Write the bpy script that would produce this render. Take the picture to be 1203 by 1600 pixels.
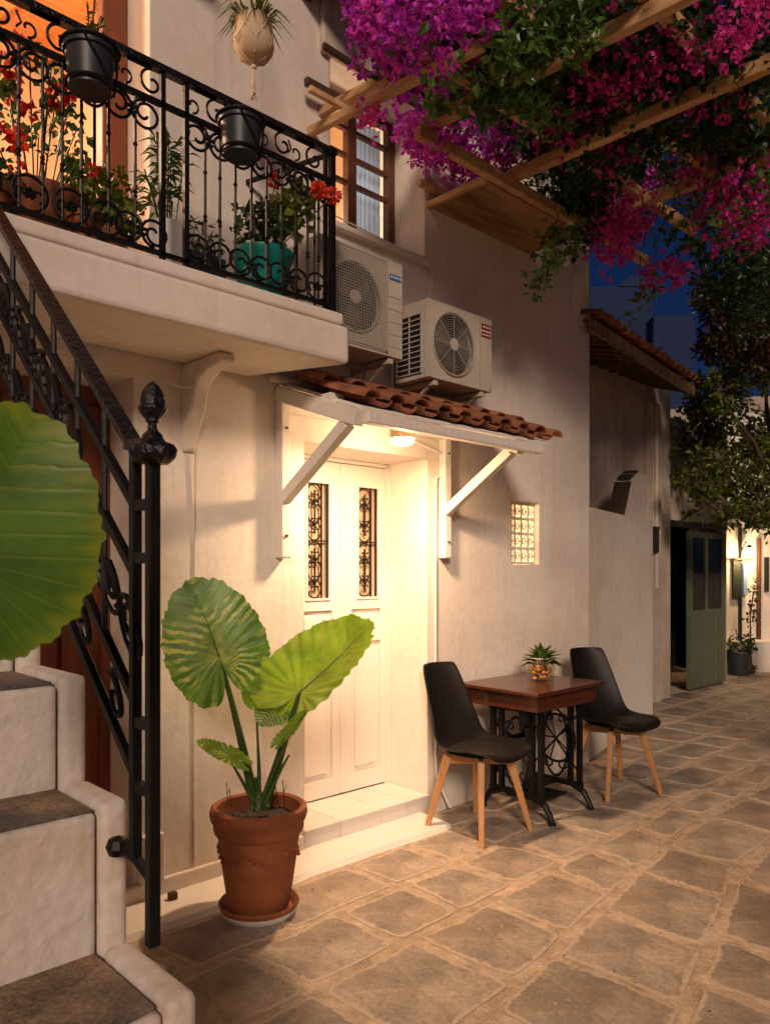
import bpy, math, random
from mathutils import Vector, Matrix, noise
R_=math.radians; PI=math.pi
random.seed(7)
S=bpy.context.scene
for o in list(bpy.data.objects): bpy.data.objects.remove(o)
# ------------------------------------------------------------------ camera, sky, sun, exposure
EYE=1.4; FOC=1200.0
FW=Vector((.692,.722,0)).normalized(); RT=Vector((.722,-.692,0)).normalized()
cd=bpy.data.cameras.new('camera'); cam=bpy.data.objects.new('camera',cd); S.collection.objects.link(cam)
cam.location=(0,0,EYE); cam.rotation_euler=(R_(90),0,-math.atan2(FW.x,FW.y))
cd.sensor_fit='VERTICAL'; cd.sensor_height=36; cd.lens=27; cd.shift_y=90/1600; cd.clip_end=600; cd.clip_start=.02
cd.dof.use_dof=True; cd.dof.focus_distance=4.0; cd.dof.aperture_fstop=8
S.camera=cam
w=bpy.data.worlds.new('World'); S.world=w; w.use_nodes=True
nt=w.node_tree; bg=nt.nodes['Background']
sky=nt.nodes.new('ShaderNodeTexSky'); sky.sky_type='NISHITA'; sky.sun_disc=False
SUN_EL=R_(25); SUN_AZ=R_(222)       # azimuth clockwise from +Y
sky.sun_elevation=SUN_EL; sky.sun_rotation=SUN_AZ
tint=nt.nodes.new('ShaderNodeMix'); tint.data_type='RGBA'; tint.blend_type='MULTIPLY'; tint.inputs[0].default_value=1
tint.inputs[7].default_value=(.22,.42,1,1)
nt.links.new(sky.outputs[0],tint.inputs[6]); nt.links.new(tint.outputs[2],bg.inputs[0]); bg.inputs[1].default_value=.0055
sd=bpy.data.lights.new('sun','SUN'); sd.energy=.95; sd.angle=R_(13); sd.color=(1,.75,.57)
sun=bpy.data.objects.new('sun',sd); S.collection.objects.link(sun)
sv=Vector((math.sin(SUN_AZ)*math.cos(SUN_EL),math.cos(SUN_AZ)*math.cos(SUN_EL),math.sin(SUN_EL)))
sun.rotation_euler=(-sv).to_track_quat('-Z','Y').to_euler(); sun.location=sv*20
S.view_settings.view_transform='Standard'; S.view_settings.look='None'; S.view_settings.exposure=1.12; S.view_settings.gamma=1
S.view_settings.use_curve_mapping=False
LAMP_W=5.6; LAMP_DOWN=16.0
# ------------------------------------------------------------------ helpers
C=S.collection
def P(px,py,Y=None,X=None,Z=None,d=None):
    """world point on the sight line through a photo pixel, at a real wall plane Y, side plane X, level Z or depth d"""
    l=(px-601.5)/FOC; v=FW+RT*l; v=Vector((v.x,v.y,(890-py)/FOC))
    if Y is not None: t=Y/v.y
    elif X is not None: t=X/v.x
    elif Z is not None: t=(Z-EYE)/v.z
    else: t=d
    return Vector((0,0,EYE))+v*t
def tag(o,label=None,cat=None,group=None,kind=None):
    for k,v in (('label',label),('category',cat),('group',group),('kind',kind)):
        if v: o[k]=v
    return o
def thing(name,label,cat,loc=(0,0,0),group=None):
    o=bpy.data.objects.new(name,None); o.empty_display_size=.1; C.objects.link(o); o.location=loc
    return tag(o,label,cat,group)
def rootloc(p):
    v=Vector((0,0,0))
    while p: v+=p.location; p=p.parent
    return v
class MB:
    def __init__(s): s.v=[]; s.f=[]; s.uv=None; s.mi=None
    def add(s,vs,fs):
        n=len(s.v); s.v+= [Vector(v) for v in vs]; s.f+=[tuple(i+n for i in f) for f in fs]; return s
    def box(s,x0,x1,y0,y1,z0,z1):
        vs=[(x,y,z) for z in (z0,z1) for y in (y0,y1) for x in (x0,x1)]
        return s.add(vs,[(0,2,3,1),(4,5,7,6),(0,1,5,4),(2,6,7,3),(0,4,6,2),(1,3,7,5)])
    def bar(s,a,b,w,h,up=(0,0,1),w2=None,h2=None):
        a=Vector(a); b=Vector(b); d=(b-a).normalized(); u=Vector(up)
        if abs(d.dot(u))>.98: u=Vector((0,1,0))
        r=d.cross(u).normalized(); u=r.cross(d)
        vs=[]
        for p,ww,hh in ((a,w,h),(b,w2 or w,h2 or h)):
            for i,j in ((-1,-1),(1,-1),(1,1),(-1,1)): vs.append(p+r*i*ww/2+u*j*hh/2)
        return s.add(vs,[(3,2,1,0),(4,5,6,7),(0,1,5,4),(1,2,6,5),(2,3,7,6),(3,0,4,7)])
    def tube(s,pts,r,n=6,closed=False,r2=None):
        pts=[Vector(p) for p in pts]; m=len(pts); vs=[]; prev=None
        for i,p in enumerate(pts):
            a=pts[(i-1)%m] if (closed or i>0) else p; b=pts[(i+1)%m] if (closed or i<m-1) else p
            t=(b-a).normalized()
            if prev is None:
                q=Vector((0,0,1)) if abs(t.z)<.9 else Vector((1,0,0))
                u=(q-t*q.dot(t)).normalized()
            else: u=(prev-t*prev.dot(t)).normalized()
            prev=u; v=t.cross(u)
            rr=r if r2 is None else r+(r2-r)*i/(m-1)
            for k in range(n):
                A=2*PI*k/n+PI/n; vs.append(p+u*math.cos(A)*rr+v*math.sin(A)*rr)
        fs=[]
        for i in range(m if closed else m-1):
            j=(i+1)%m
            for k in range(n): l=(k+1)%n; fs.append((i*n+k,i*n+l,j*n+l,j*n+k))
        if not closed: fs.append(tuple(range(n-1,-1,-1))); fs.append(tuple((m-1)*n+k for k in range(n)))
        return s.add(vs,fs)
    def lathe(s,c,prof,n=24,a0=0,a1=2*PI):
        c=Vector(c); vs=[]; fs=[]; full=abs(a1-a0-2*PI)<1e-4; cols=n if full else n+1
        for r,z in prof:
            for k in range(cols):
                A=a0+(a1-a0)*k/n; vs.append(c+Vector((r*math.cos(A),r*math.sin(A),z)))
        for i in range(len(prof)-1):
            for k in range(n):
                l=(k+1)%cols; fs.append((i*cols+k,i*cols+l,(i+1)*cols+l,(i+1)*cols+k))
        return s.add(vs,fs)
    def disc(s,c,r,n=20,nrm=(0,0,1)):
        c=Vector(c); q=Vector(nrm).to_track_quat('Z','Y')
        vs=[c+q@Vector((r*math.cos(2*PI*k/n),r*math.sin(2*PI*k/n),0)) for k in range(n)]
        return s.add(vs,[tuple(range(n))])
    def prism(s,poly,a,b):
        """poly: list of points, extruded from offset a to offset b (vectors)"""
        n=len(poly); a=Vector(a); b=Vector(b)
        vs=[Vector(p)+a for p in poly]+[Vector(p)+b for p in poly]
        fs=[tuple(range(n-1,-1,-1)),tuple(range(n,2*n))]+[(i,(i+1)%n,(i+1)%n+n,i+n) for i in range(n)]
        return s.add(vs,fs)
    def build(s,name,mat,parent=None,smooth=False,bevel=0,solid=0,sub=0,fix=True,local=False):
        off=Vector((0,0,0)) if local else rootloc(parent)
        me=bpy.data.meshes.new(name); me.from_pydata([v-off for v in s.v],[],s.f)
        if s.uv:
            L=me.uv_layers.new(name='UVMap')
            for i,lp in enumerate(me.loops): L.data[i].uv=s.uv[lp.vertex_index]
        if fix:
            import bmesh
            bm=bmesh.new(); bm.from_mesh(me); bmesh.ops.recalc_face_normals(bm,faces=bm.faces); bm.to_mesh(me); bm.free()
        if isinstance(mat,(list,tuple)):
            for m in mat: me.materials.append(m)
            if s.mi: me.polygons.foreach_set('material_index',s.mi)
        else: me.materials.append(mat)
        o=bpy.data.objects.new(name,me); C.objects.link(o); o.parent=parent
        if smooth:
            me.polygons.foreach_set('use_smooth',[True]*len(me.polygons))
            try: me.set_sharp_from_angle(angle=R_(45))
            except Exception: pass
        if solid: m=o.modifiers.new('s','SOLIDIFY'); m.thickness=solid; m.offset=0
        if bevel: m=o.modifiers.new('b','BEVEL'); m.width=bevel; m.segments=2; m.limit_method='ANGLE'; m.angle_limit=R_(40)
        if sub: m=o.modifiers.new('u','SUBSURF'); m.levels=sub; m.render_levels=sub
        return o
def inst(src,parent=None,loc=None,rot=None,scale=None):
    o=src.copy(); C.objects.link(o); o.parent=parent if parent else src.parent
    if loc is not None: o.location=loc
    if rot is not None: o.rotation_euler=rot
    if scale is not None: o.scale=scale
    return o
def copy_tree(o,parent=None):
    c=o.copy(); C.objects.link(c); c.parent=parent
    for ch in list(o.children): copy_tree(ch,c)
    return c
# ------------------------------------------------------------------ materials
def mat(name,col,rough=.6,var=.15,scale=8,bump=.0,bscale=40,metal=0,stretch=None,rand=0,col2=None,mixs=3,spec=.5,transl=0,sss=0,coat=0,bevel=0,fine=0,coord='Object',detail=6,lo=.4,hi=.62):
    m=bpy.data.materials.new(name); m.use_nodes=True; t=m.node_tree; N=t.nodes; L=t.links
    b=N['Principled BSDF']; b.inputs['Roughness'].default_value=rough; b.inputs['Metallic'].default_value=metal
    b.inputs['Specular IOR Level'].default_value=spec; b.inputs['Coat Weight'].default_value=coat
    tc=N.new('ShaderNodeTexCoord'); src=tc.outputs[coord]
    if stretch:
        mp=N.new('ShaderNodeMapping'); mp.inputs['Scale'].default_value=stretch; L.new(src,mp.inputs[0]); src=mp.outputs[0]
    nz=N.new('ShaderNodeTexNoise'); nz.inputs['Scale'].default_value=scale; nz.inputs['Detail'].default_value=detail; nz.inputs['Roughness'].default_value=.6; L.new(src,nz.inputs['Vector'])
    mr=N.new('ShaderNodeMapRange'); mr.inputs[1].default_value=.3; mr.inputs[2].default_value=.7; mr.inputs[3].default_value=1-var; mr.inputs[4].default_value=1+var; L.new(nz.outputs[0],mr.inputs[0])
    val=mr.outputs[0]
    if fine:
        n3=N.new('ShaderNodeTexNoise'); n3.inputs['Scale'].default_value=scale*12; n3.inputs['Detail'].default_value=3; L.new(src,n3.inputs['Vector'])
        m3=N.new('ShaderNodeMapRange'); m3.inputs[1].default_value=.3; m3.inputs[2].default_value=.7; m3.inputs[3].default_value=1-fine; m3.inputs[4].default_value=1+fine; L.new(n3.outputs[0],m3.inputs[0])
        mm=N.new('ShaderNodeMath'); mm.operation='MULTIPLY'; L.new(val,mm.inputs[0]); L.new(m3.outputs[0],mm.inputs[1]); val=mm.outputs[0]
    if rand:
        oi=N.new('ShaderNodeObjectInfo'); m2=N.new('ShaderNodeMapRange'); m2.inputs[3].default_value=1-rand; m2.inputs[4].default_value=1+rand; L.new(oi.outputs['Random'],m2.inputs[0])
        mm=N.new('ShaderNodeMath'); mm.operation='MULTIPLY'; L.new(val,mm.inputs[0]); L.new(m2.outputs[0],mm.inputs[1]); val=mm.outputs[0]
    base=None
    if col2:
        n2=N.new('ShaderNodeTexNoise'); n2.inputs['Scale'].default_value=mixs; n2.inputs['Detail'].default_value=8; n2.inputs['Roughness'].default_value=.65; L.new(src,n2.inputs['Vector'])
        r2=N.new('ShaderNodeMapRange'); r2.inputs[1].default_value=lo; r2.inputs[2].default_value=hi; L.new(n2.outputs[0],r2.inputs[0])
        mx=N.new('ShaderNodeMix'); mx.data_type='RGBA'; mx.inputs[6].default_value=(*col,1); mx.inputs[7].default_value=(*col2,1); L.new(r2.outputs[0],mx.inputs[0]); base=mx.outputs[2]
    vm=N.new('ShaderNodeVectorMath'); vm.operation='SCALE'
    if base: L.new(base,vm.inputs[0])
    else: vm.inputs[0].default_value=col
    L.new(val,vm.inputs['Scale']); L.new(vm.outputs[0],b.inputs['Base Color'])
    nrm=None
    if bevel:
        bv=N.new('ShaderNodeBevel'); bv.samples=4; bv.inputs[0].default_value=bevel; nrm=bv.outputs[0]
    if bump:
        bn=N.new('ShaderNodeTexNoise'); bn.inputs['Scale'].default_value=bscale; bn.inputs['Detail'].default_value=5; L.new(src,bn.inputs['Vector'])
        bp=N.new('ShaderNodeBump'); bp.inputs['Strength'].default_value=bump; bp.inputs['Distance'].default_value=.01; L.new(bn.outputs[0],bp.inputs['Height'])
        if nrm: L.new(nrm,bp.inputs['Normal'])
        nrm=bp.outputs[0]
    if nrm: L.new(nrm,b.inputs['Normal'])
    if transl:
        tr=N.new('ShaderNodeBsdfTranslucent'); L.new(vm.outputs[0],tr.inputs[0]); ms=N.new('ShaderNodeMixShader'); ms.inputs[0].default_value=transl
        L.new(b.outputs[0],ms.inputs[1]); L.new(tr.outputs[0],ms.inputs[2]); L.new(ms.outputs[0],N['Material Output'].inputs[0])
    return m
def emit(name,col,st):
    m=bpy.data.materials.new(name); m.use_nodes=True; b=m.node_tree.nodes['Principled BSDF']
    b.inputs['Base Color'].default_value=(.8,.8,.8,1); b.inputs['Emission Color'].default_value=(*col,1); b.inputs['Emission Strength'].default_value=st; return m
def glass(name,col=(1,1,1),rough=.02,alpha=.25):
    m=bpy.data.materials.new(name); m.use_nodes=True; t=m.node_tree; N=t.nodes; L=t.links
    g=N.new('ShaderNodeBsdfGlossy'); g.inputs['Roughness'].default_value=rough; tr=N.new('ShaderNodeBsdfTransparent'); tr.inputs[0].default_value=(*col,1)
    fr=N.new('ShaderNodeFresnel'); fr.inputs[0].default_value=1.45; ms=N.new('ShaderNodeMixShader')
    ge=N.new('ShaderNodeNewGeometry'); iv=N.new('ShaderNodeMath'); iv.operation='SUBTRACT'; iv.inputs[0].default_value=1; L.new(ge.outputs['Backfacing'],iv.inputs[1])
    mm=N.new('ShaderNodeMath'); mm.operation='MULTIPLY'; L.new(fr.outputs[0],mm.inputs[0]); L.new(iv.outputs[0],mm.inputs[1]); L.new(mm.outputs[0],ms.inputs[0]); L.new(tr.outputs[0],ms.inputs[1]); L.new(g.outputs[0],ms.inputs[2]); L.new(ms.outputs[0],N['Material Output'].inputs[0]); return m
plaster=mat('white_plaster',(.79,.725,.65),.85,.06,1.6,.22,30,bevel=.014,col2=(.69,.60,.50),mixs=.9,fine=.04,lo=.42,hi=.72,spec=.2)
def streak(m,col,amt,x0=.56,x1=.74):
    """faint vertical rain streaks and hairline cracks"""
    t=m.node_tree; N=t.nodes; L=t.links; b=N['Principled BSDF']; src=b.inputs['Base Color'].links[0].from_socket
    geo=N.new('ShaderNodeNewGeometry'); mp=N.new('ShaderNodeMapping'); mp.inputs['Scale'].default_value=(9,9,.7); L.new(geo.outputs['Position'],mp.inputs[0])
    n=N.new('ShaderNodeTexNoise'); n.inputs['Scale'].default_value=1.6; n.inputs['Detail'].default_value=7; L.new(mp.outputs[0],n.inputs['Vector'])
    r=N.new('ShaderNodeMapRange'); r.inputs[1].default_value=x0; r.inputs[2].default_value=x1; r.inputs[4].default_value=amt; L.new(n.outputs[0],r.inputs[0])
    x=N.new('ShaderNodeMix'); x.data_type='RGBA'; L.new(r.outputs[0],x.inputs[0]); L.new(src,x.inputs[6]); x.inputs[7].default_value=(*col,1)
    v=N.new('ShaderNodeTexVoronoi'); v.feature='DISTANCE_TO_EDGE'; v.inputs['Scale'].default_value=1.1
    n2=N.new('ShaderNodeTexNoise'); n2.inputs['Scale'].default_value=3; n2.inputs['Detail'].default_value=8; L.new(geo.outputs['Position'],n2.inputs['Vector'])
    ad=N.new('ShaderNodeVectorMath'); ad.operation='MULTIPLY_ADD'; L.new(n2.outputs['Color'],ad.inputs[0]); ad.inputs[1].default_value=(.9,.9,.9); L.new(geo.outputs['Position'],ad.inputs[2]); L.new(ad.outputs[0],v.inputs['Vector'])
    c=N.new('ShaderNodeMapRange'); c.inputs[1].default_value=.0015; c.inputs[2].default_value=.004; c.inputs[3].default_value=.22; c.inputs[4].default_value=0; L.new(v.outputs['Distance'],c.inputs[0])
    n3=N.new('ShaderNodeTexNoise'); n3.inputs['Scale'].default_value=1.3; L.new(geo.outputs['Position'],n3.inputs['Vector']); r3=N.new('ShaderNodeMapRange'); r3.inputs[1].default_value=.5; r3.inputs[2].default_value=.6; L.new(n3.outputs[0],r3.inputs[0])
    mu=N.new('ShaderNodeMath'); mu.operation='MULTIPLY'; L.new(c.outputs[0],mu.inputs[0]); L.new(r3.outputs[0],mu.inputs[1])
    y=N.new('ShaderNodeMix'); y.data_type='RGBA'; L.new(mu.outputs[0],y.inputs[0]); L.new(x.outputs[2],y.inputs[6]); y.inputs[7].default_value=(.30,.23,.17,1)
    L.new(y.outputs[2],b.inputs['Base Color'])
streak(plaster,(.50,.40,.31),.35)
oldplaster=mat('old_plaster',(.66,.57,.47),.9,.12,1.1,.45,18,bevel=.02,col2=(.48,.39,.31),mixs=1.0,fine=.06,spec=.2)
stairplaster=mat('stair_plaster',(.70,.63,.56),.85,.10,3,.7,26,bevel=.02,col2=(.50,.38,.27),mixs=3,fine=.06,lo=.48,hi=.78,spec=.2)
streak(oldplaster,(.25,.20,.15),.5); streak(stairplaster,(.42,.31,.21),.45)
whitepaint=mat('white_paint',(.80,.76,.70),.45,.03,2,.06,30,bevel=.004)
whitewood=mat('white_painted_wood',(.78,.73,.66),.6,.07,6,.25,20,stretch=(6,1,1),bevel=.004)
doorpaint=mat('cream_door_paint',(.76,.71,.64),.42,.03,3,.05,40,bevel=.004)
tilewhite=mat('white_tile',(.72,.68,.62),.35,.05,5,.05,20,rand=.05,bevel=.003)
def stonemat():
    m=mat('paving_stone',(.275,.228,.185),.66,.18,5,.9,38,col2=(.40,.325,.25),mixs=2.6,rand=.20,fine=.16,spec=.4)
    t=m.node_tree; N=t.nodes; L=t.links; b=N['Principled BSDF']; src=b.inputs['Base Color'].links[0].from_socket
    tc=N.new('ShaderNodeTexCoord'); geo=N.new('ShaderNodeNewGeometry')
    def nz(scale,det,a,c,seed=0):
        n=N.new('ShaderNodeTexNoise'); n.inputs['Scale'].default_value=scale; n.inputs['Detail'].default_value=det; n.inputs['Roughness'].default_value=.65; L.new(geo.outputs['Position'],n.inputs['Vector'])
        r=N.new('ShaderNodeMapRange'); r.inputs[1].default_value=a; r.inputs[2].default_value=c; L.new(n.outputs[0],r.inputs[0]); return n,r
    def mix(a,fac,col):
        x=N.new('ShaderNodeMix'); x.data_type='RGBA'; L.new(a,x.inputs[6]); x.inputs[7].default_value=(*col,1); L.new(fac,x.inputs[0]); return x.outputs[2]
    _,pit=nz(60,4,.63,.70); c=mix(src,pit.outputs[0],(.09,.06,.045))
    _,fl=nz(38,6,.655,.70); c=mix(c,fl.outputs[0],(.55,.45,.34))
    _,big=nz(1.6,5,.5,.75); mm=N.new('ShaderNodeMath'); mm.operation='MULTIPLY'; mm.inputs[1].default_value=.55; L.new(big.outputs[0],mm.inputs[0]); c=mix(c,mm.outputs[0],(.40,.27,.16))
    uv=N.new('ShaderNodeUVMap'); sp=N.new('ShaderNodeSeparateXYZ'); L.new(uv.outputs[0],sp.inputs[0])
    n,_=nz(24,6,.4,.6); ad=N.new('ShaderNodeMath'); ad.operation='MULTIPLY_ADD'; ad.inputs[1].default_value=2.6; L.new(n.outputs[0],ad.inputs[0]); sb=N.new('ShaderNodeMath'); sb.operation='SUBTRACT'; sb.inputs[1].default_value=1.0; L.new(sp.outputs[1],sb.inputs[0]); L.new(sb.outputs[0],ad.inputs[2])
    e=N.new('ShaderNodeMapRange'); e.inputs[1].default_value=.72; e.inputs[2].default_value=.95; e.inputs[3].default_value=1; e.inputs[4].default_value=0; L.new(ad.outputs[0],e.inputs[0])
    c=mix(c,e.outputs[0],(.54,.43,.32))
    L.new(c,b.inputs['Base Color']); return m
stone=stonemat()
mortar=mat('mortar',(.55,.435,.32),.85,.25,9,1.0,40,col2=(.40,.30,.21),mixs=14,fine=.2,spec=.25)
treadm=mat('grey_stone_tread',(.085,.075,.07),.7,.35,10,1.0,45,col2=(.26,.17,.10),mixs=4,fine=.4)
iron=mat('black_iron',(.005,.0045,.005),.5,.3,20,.12,60,spec=.28)
ironh=mat('hammered_iron',(.005,.005,.006),.32,.3,14,.8,70,spec=.5)
terra=mat('terracotta',(.28,.085,.028),.75,.16,6,.2,50,col2=(.19,.055,.02),mixs=5,fine=.06)
rooftile=mat('roof_tile_clay',(.40,.15,.065),.8,.3,14,.4,40,col2=(.16,.06,.035),mixs=9,rand=.25,fine=.15)
pine=mat('pine_wood',(.62,.39,.19),.6,.16,9,.2,30,stretch=(3,.4,3),col2=(.46,.25,.10),mixs=4,fine=.10,bevel=.004)
ply=mat('plywood_board',(.40,.22,.09),.7,.2,3,.2,20,stretch=(1,5,1),col2=(.20,.09,.035),mixs=2.2,fine=.08)
brownwood=mat('brown_wood',(.10,.035,.014),.5,.2,5,.15,20,stretch=(6,6,.6))
redwood=mat('red_brown_wood',(.22,.060,.022),.5,.2,5,.15,20,stretch=(6,6,.6))
darkwood=mat('dark_wood',(.055,.032,.02),.7,.3,5,.3,20,stretch=(1,6,1),fine=.1)
soffw=mat('weathered_eave_wood',(.26,.16,.085),.8,.3,5,.4,20,stretch=(6,1,1),fine=.15,col2=(.12,.07,.04))
mahog=mat('mahogany',(.085,.022,.009),.3,.25,7,.08,30,stretch=(.7,7,7),col2=(.05,.013,.006),mixs=5,coat=.3,bevel=.004)
legwood=mat('beech_leg',(.50,.25,.09),.5,.1,14,.05,30,stretch=(3,3,.4))
blackplastic=mat('black_plastic',(.007,.006,.0055),.48,.1,20,.03,300,spec=.3)
cushion=mat('black_cushion',(.008,.007,.006),.5,.1,20,.1,200)
potblack=mat('dark_grey_pot',(.022,.026,.034),.45,.2,6,.05,20)
teal=mat('teal_plastic',(.0,.19,.17),.4,.1,4)
potwhite=mat('white_ceramic',(.62,.60,.58),.4,.08,5)
potbeige=mat('beige_clay',(.55,.42,.27),.7,.12,6,.1,40)
bluepot=mat('blue_pot',(.03,.05,.12),.4,.1,5)
rope=mat('macrame_cord',(.6,.5,.36),.9,.15,60,.3,150)
acwhite=mat('ac_metal',(.55,.49,.41),.45,.10,3,.03,10,col2=(.36,.28,.20),mixs=3.5,lo=.5,hi=.85,bevel=.008)
acgrill=mat('ac_grille',(.36,.33,.28),.5,.05,5)
acdark=mat('ac_dark',(.015,.013,.012),.6,.1,5)
acblade=mat('ac_fan_blade',(.07,.065,.06),.5,.1,5); redlab=mat('red_sticker',(.30,.015,.03),.5,.05,5); bluelab=mat('blue_sticker',(.03,.16,.42),.5,.05,5); whitelab=mat('white_print',(.75,.72,.70),.5,.02,5)
soil=mat('soil',(.035,.022,.014),.95,.5,60,1,90)
gpaint=mat('green_door_paint',(.115,.135,.085),.6,.15,3,.15,20,stretch=(14,14,.6))
dgreen=mat('dark_green_paint',(.02,.028,.018),.6,.15,3)
duskwall=mat('dusk_shade_plaster',(.008,.024,.085),.9,.08,1,.2,10)  # dark blue base stands in for dusk shade on the far block
curtain=mat('curtain',(.34,.50,.74),.9,.12,3,.1,10,stretch=(14,14,.5),transl=.4)
cream=mat('cream_room_wall',(.72,.55,.38),.9,.05,2)
rawwood=mat('orange_ceiling_wood',(.50,.20,.06),.5,.25,4,.1,20,stretch=(1,7,1))
bark=mat('bark',(.09,.06,.04),.9,.3,8,.8,40)
rusty=mat('rust',(.09,.035,.02),.8,.3,20,.3,40)
frost=mat('frosted_glass',(.50,.37,.25),.22,.1,4,.1,60,spec=.6)
frosthi=mat('translucent_glass',(.75,.62,.45),.35,.1,6,.1,60,transl=.6)
darkglass=mat('dark_window_glass',(.012,.012,.012),.06,.1,4,spec=.8)
clear=glass('clear_glass')
pebble=mat('pebbles',(.48,.27,.12),.5,.5,30,.2,60,rand=.3)
def leafm(n,c,c2,tr=.35,rough=.42,rand=0,mixs=12): return mat(n,c,rough,.3,13,.1,60,col2=c2,mixs=mixs,transl=tr,spec=.5,rand=rand)
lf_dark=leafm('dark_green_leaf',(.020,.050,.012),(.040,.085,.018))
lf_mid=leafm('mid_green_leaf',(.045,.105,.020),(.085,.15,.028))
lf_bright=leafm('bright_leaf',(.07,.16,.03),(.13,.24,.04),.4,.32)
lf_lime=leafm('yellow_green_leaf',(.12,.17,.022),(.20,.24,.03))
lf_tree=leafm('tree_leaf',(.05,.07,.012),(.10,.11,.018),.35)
fl_purple=leafm('purple_bract',(.42,.03,.60),(.80,.06,.50),.35,.6,mixs=26)
fl_mag=leafm('magenta_bract',(.55,.02,.27),(.88,.08,.50),.35,.6,mixs=26)
fl_red=leafm('red_petal',(.65,.02,.012),(.75,.06,.02),.3,.6)
fl_coral=leafm('coral_petal',(.80,.07,.035),(.85,.14,.06),.3,.6)
fl_pink=leafm('pink_petal',(.6,.06,.12),(.7,.18,.1),.3,.6)
def earleaf(name,dark,light,strength=.5,edge=.0):
    """elephant ear leaf; uv: u counts the side veins, v = distance from the stalk (1 at the rim)"""
    m=bpy.data.materials.new(name); m.use_nodes=True; t=m.node_tree; N=t.nodes; L=t.links; b=N['Principled BSDF']
    def math_(op,a,b_=None,c=None,clamp=False):
        n=N.new('ShaderNodeMath'); n.operation=op; n.use_clamp=clamp
        for i,v in enumerate((a,b_,c)):
            if v is None: continue
            if isinstance(v,(int,float)): n.inputs[i].default_value=v
            else: L.new(v,n.inputs[i])
        return n.outputs[0]
    def rng(a,x0,x1,y0=0,y1=1):
        n=N.new('ShaderNodeMapRange'); n.inputs[1].default_value=x0; n.inputs[2].default_value=x1; n.inputs[3].default_value=y0; n.inputs[4].default_value=y1; L.new(a,n.inputs[0]); return n.outputs[0]
    def mix(f,a,c):
        x=N.new('ShaderNodeMix'); x.data_type='RGBA'; L.new(f,x.inputs[0])
        for k,v in ((6,a),(7,c)):
            if isinstance(v,tuple): x.inputs[k].default_value=(*v,1)
            else: L.new(v,x.inputs[k])
        return x.outputs[2]
    uv=N.new('ShaderNodeUVMap'); sp=N.new('ShaderNodeSeparateXYZ'); L.new(uv.outputs[0],sp.inputs[0]); U,V=sp.outputs[0],sp.outputs[1]
    tc=N.new('ShaderNodeTexCoord')
    def noise_(sc,det=4):
        n=N.new('ShaderNodeTexNoise'); n.inputs['Scale'].default_value=sc; n.inputs['Detail'].default_value=det; n.inputs['Roughness'].default_value=.6; L.new(tc.outputs['Object'],n.inputs[0]); return n.outputs[0]
    vein=math_('PINGPONG',U,.5)
    st=math_('PINGPONG',math_('MULTIPLY_ADD',noise_(14),1.6,math_('MULTIPLY',U,1.25)),.5)
    patch=rng(noise_(6,3),.46,.60)
    f=math_('MULTIPLY',rng(st,.24,.33),patch)
    halo=math_('MULTIPLY',rng(V,.42,.05,0,.75),rng(noise_(22),.35,.6))
    f=math_('MAXIMUM',f,halo); f=math_('MULTIPLY',f,strength)
    if edge: f=math_('MAXIMUM',f,math_('MULTIPLY',rng(math_('MULTIPLY_ADD',vein,.30,V),.90,1.08,0,edge),rng(noise_(11),.38,.55)))
    mid=tuple(d*1.7+l*.05 for d,l in zip(dark,light))
    base=mix(rng(noise_(10,5),.35,.65),dark,mid)
    c=mix(f,base,light)
    c=mix(rng(vein,.012,.03,.40,0),c,(light[0],light[1]*1.05,light[2]*1.3))
    bp=N.new('ShaderNodeBump'); bp.inputs['Strength'].default_value=.22 if not edge else .12; bp.inputs['Distance'].default_value=.003; L.new(rng(vein,0,.12),bp.inputs['Height']); L.new(bp.outputs[0],b.inputs['Normal'])
    L.new(c,b.inputs['Base Color']); b.inputs['Roughness'].default_value=.38
    tr=N.new('ShaderNodeBsdfTranslucent'); L.new(c,tr.inputs[0]); sh=N.new('ShaderNodeMixShader'); sh.inputs[0].default_value=.4
    L.new(b.outputs[0],sh.inputs[1]); L.new(tr.outputs[0],sh.inputs[2]); L.new(sh.outputs[0],N['Material Output'].inputs[0]); return m
ear_a=earleaf('variegated_leaf_top',(.06,.15,.014),(.42,.50,.13),.95)
ear_b=earleaf('leaf_underside',(.17,.30,.02),(.42,.46,.10),.4)
ear_c=earleaf('near_leaf',(.048,.118,.008),(.26,.29,.02),.25,.6)
stalkm=leafm('leaf_stalk',(.05,.11,.02),(.08,.15,.03),.2)
# ------------------------------------------------------------------ foliage
def rdir():
    z=random.uniform(-1,1); a=random.uniform(0,2*PI); r=math.sqrt(1-z*z); return Vector((r*math.cos(a),r*math.sin(a),z))
def leaf(mb,p,d,n,L,W,cup=.15):
    """a folded leaf: two halves meeting at a midrib, six points"""
    d=d.normalized(); s=d.cross(n)
    if s.length<1e-3: s=d.cross(Vector((.3,.5,.8)))
    s.normalize(); n=s.cross(d)
    m=p+d*L*.45; t=p+d*L-n*L*cup
    mb.add([p,m+s*W/2+n*W*.2,t,m-s*W/2+n*W*.2,m],[(0,1,4),(1,2,4),(0,4,3),(4,2,3)])
def scatter(mb,c,rad,n,L,W,down=.3,shell=.0,jit=.35):
    c=Vector(c)
    for i in range(n):
        u=rdir()*(random.random()**(.33 if not shell else .15)); p=c+Vector((u.x*rad[0],u.y*rad[1],u.z*rad[2]))
        k=random.uniform(1-jit,1+jit); d=rdir(); d.z-=down
        leaf(mb,p,d,rdir(),L*k,W*k)
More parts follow.
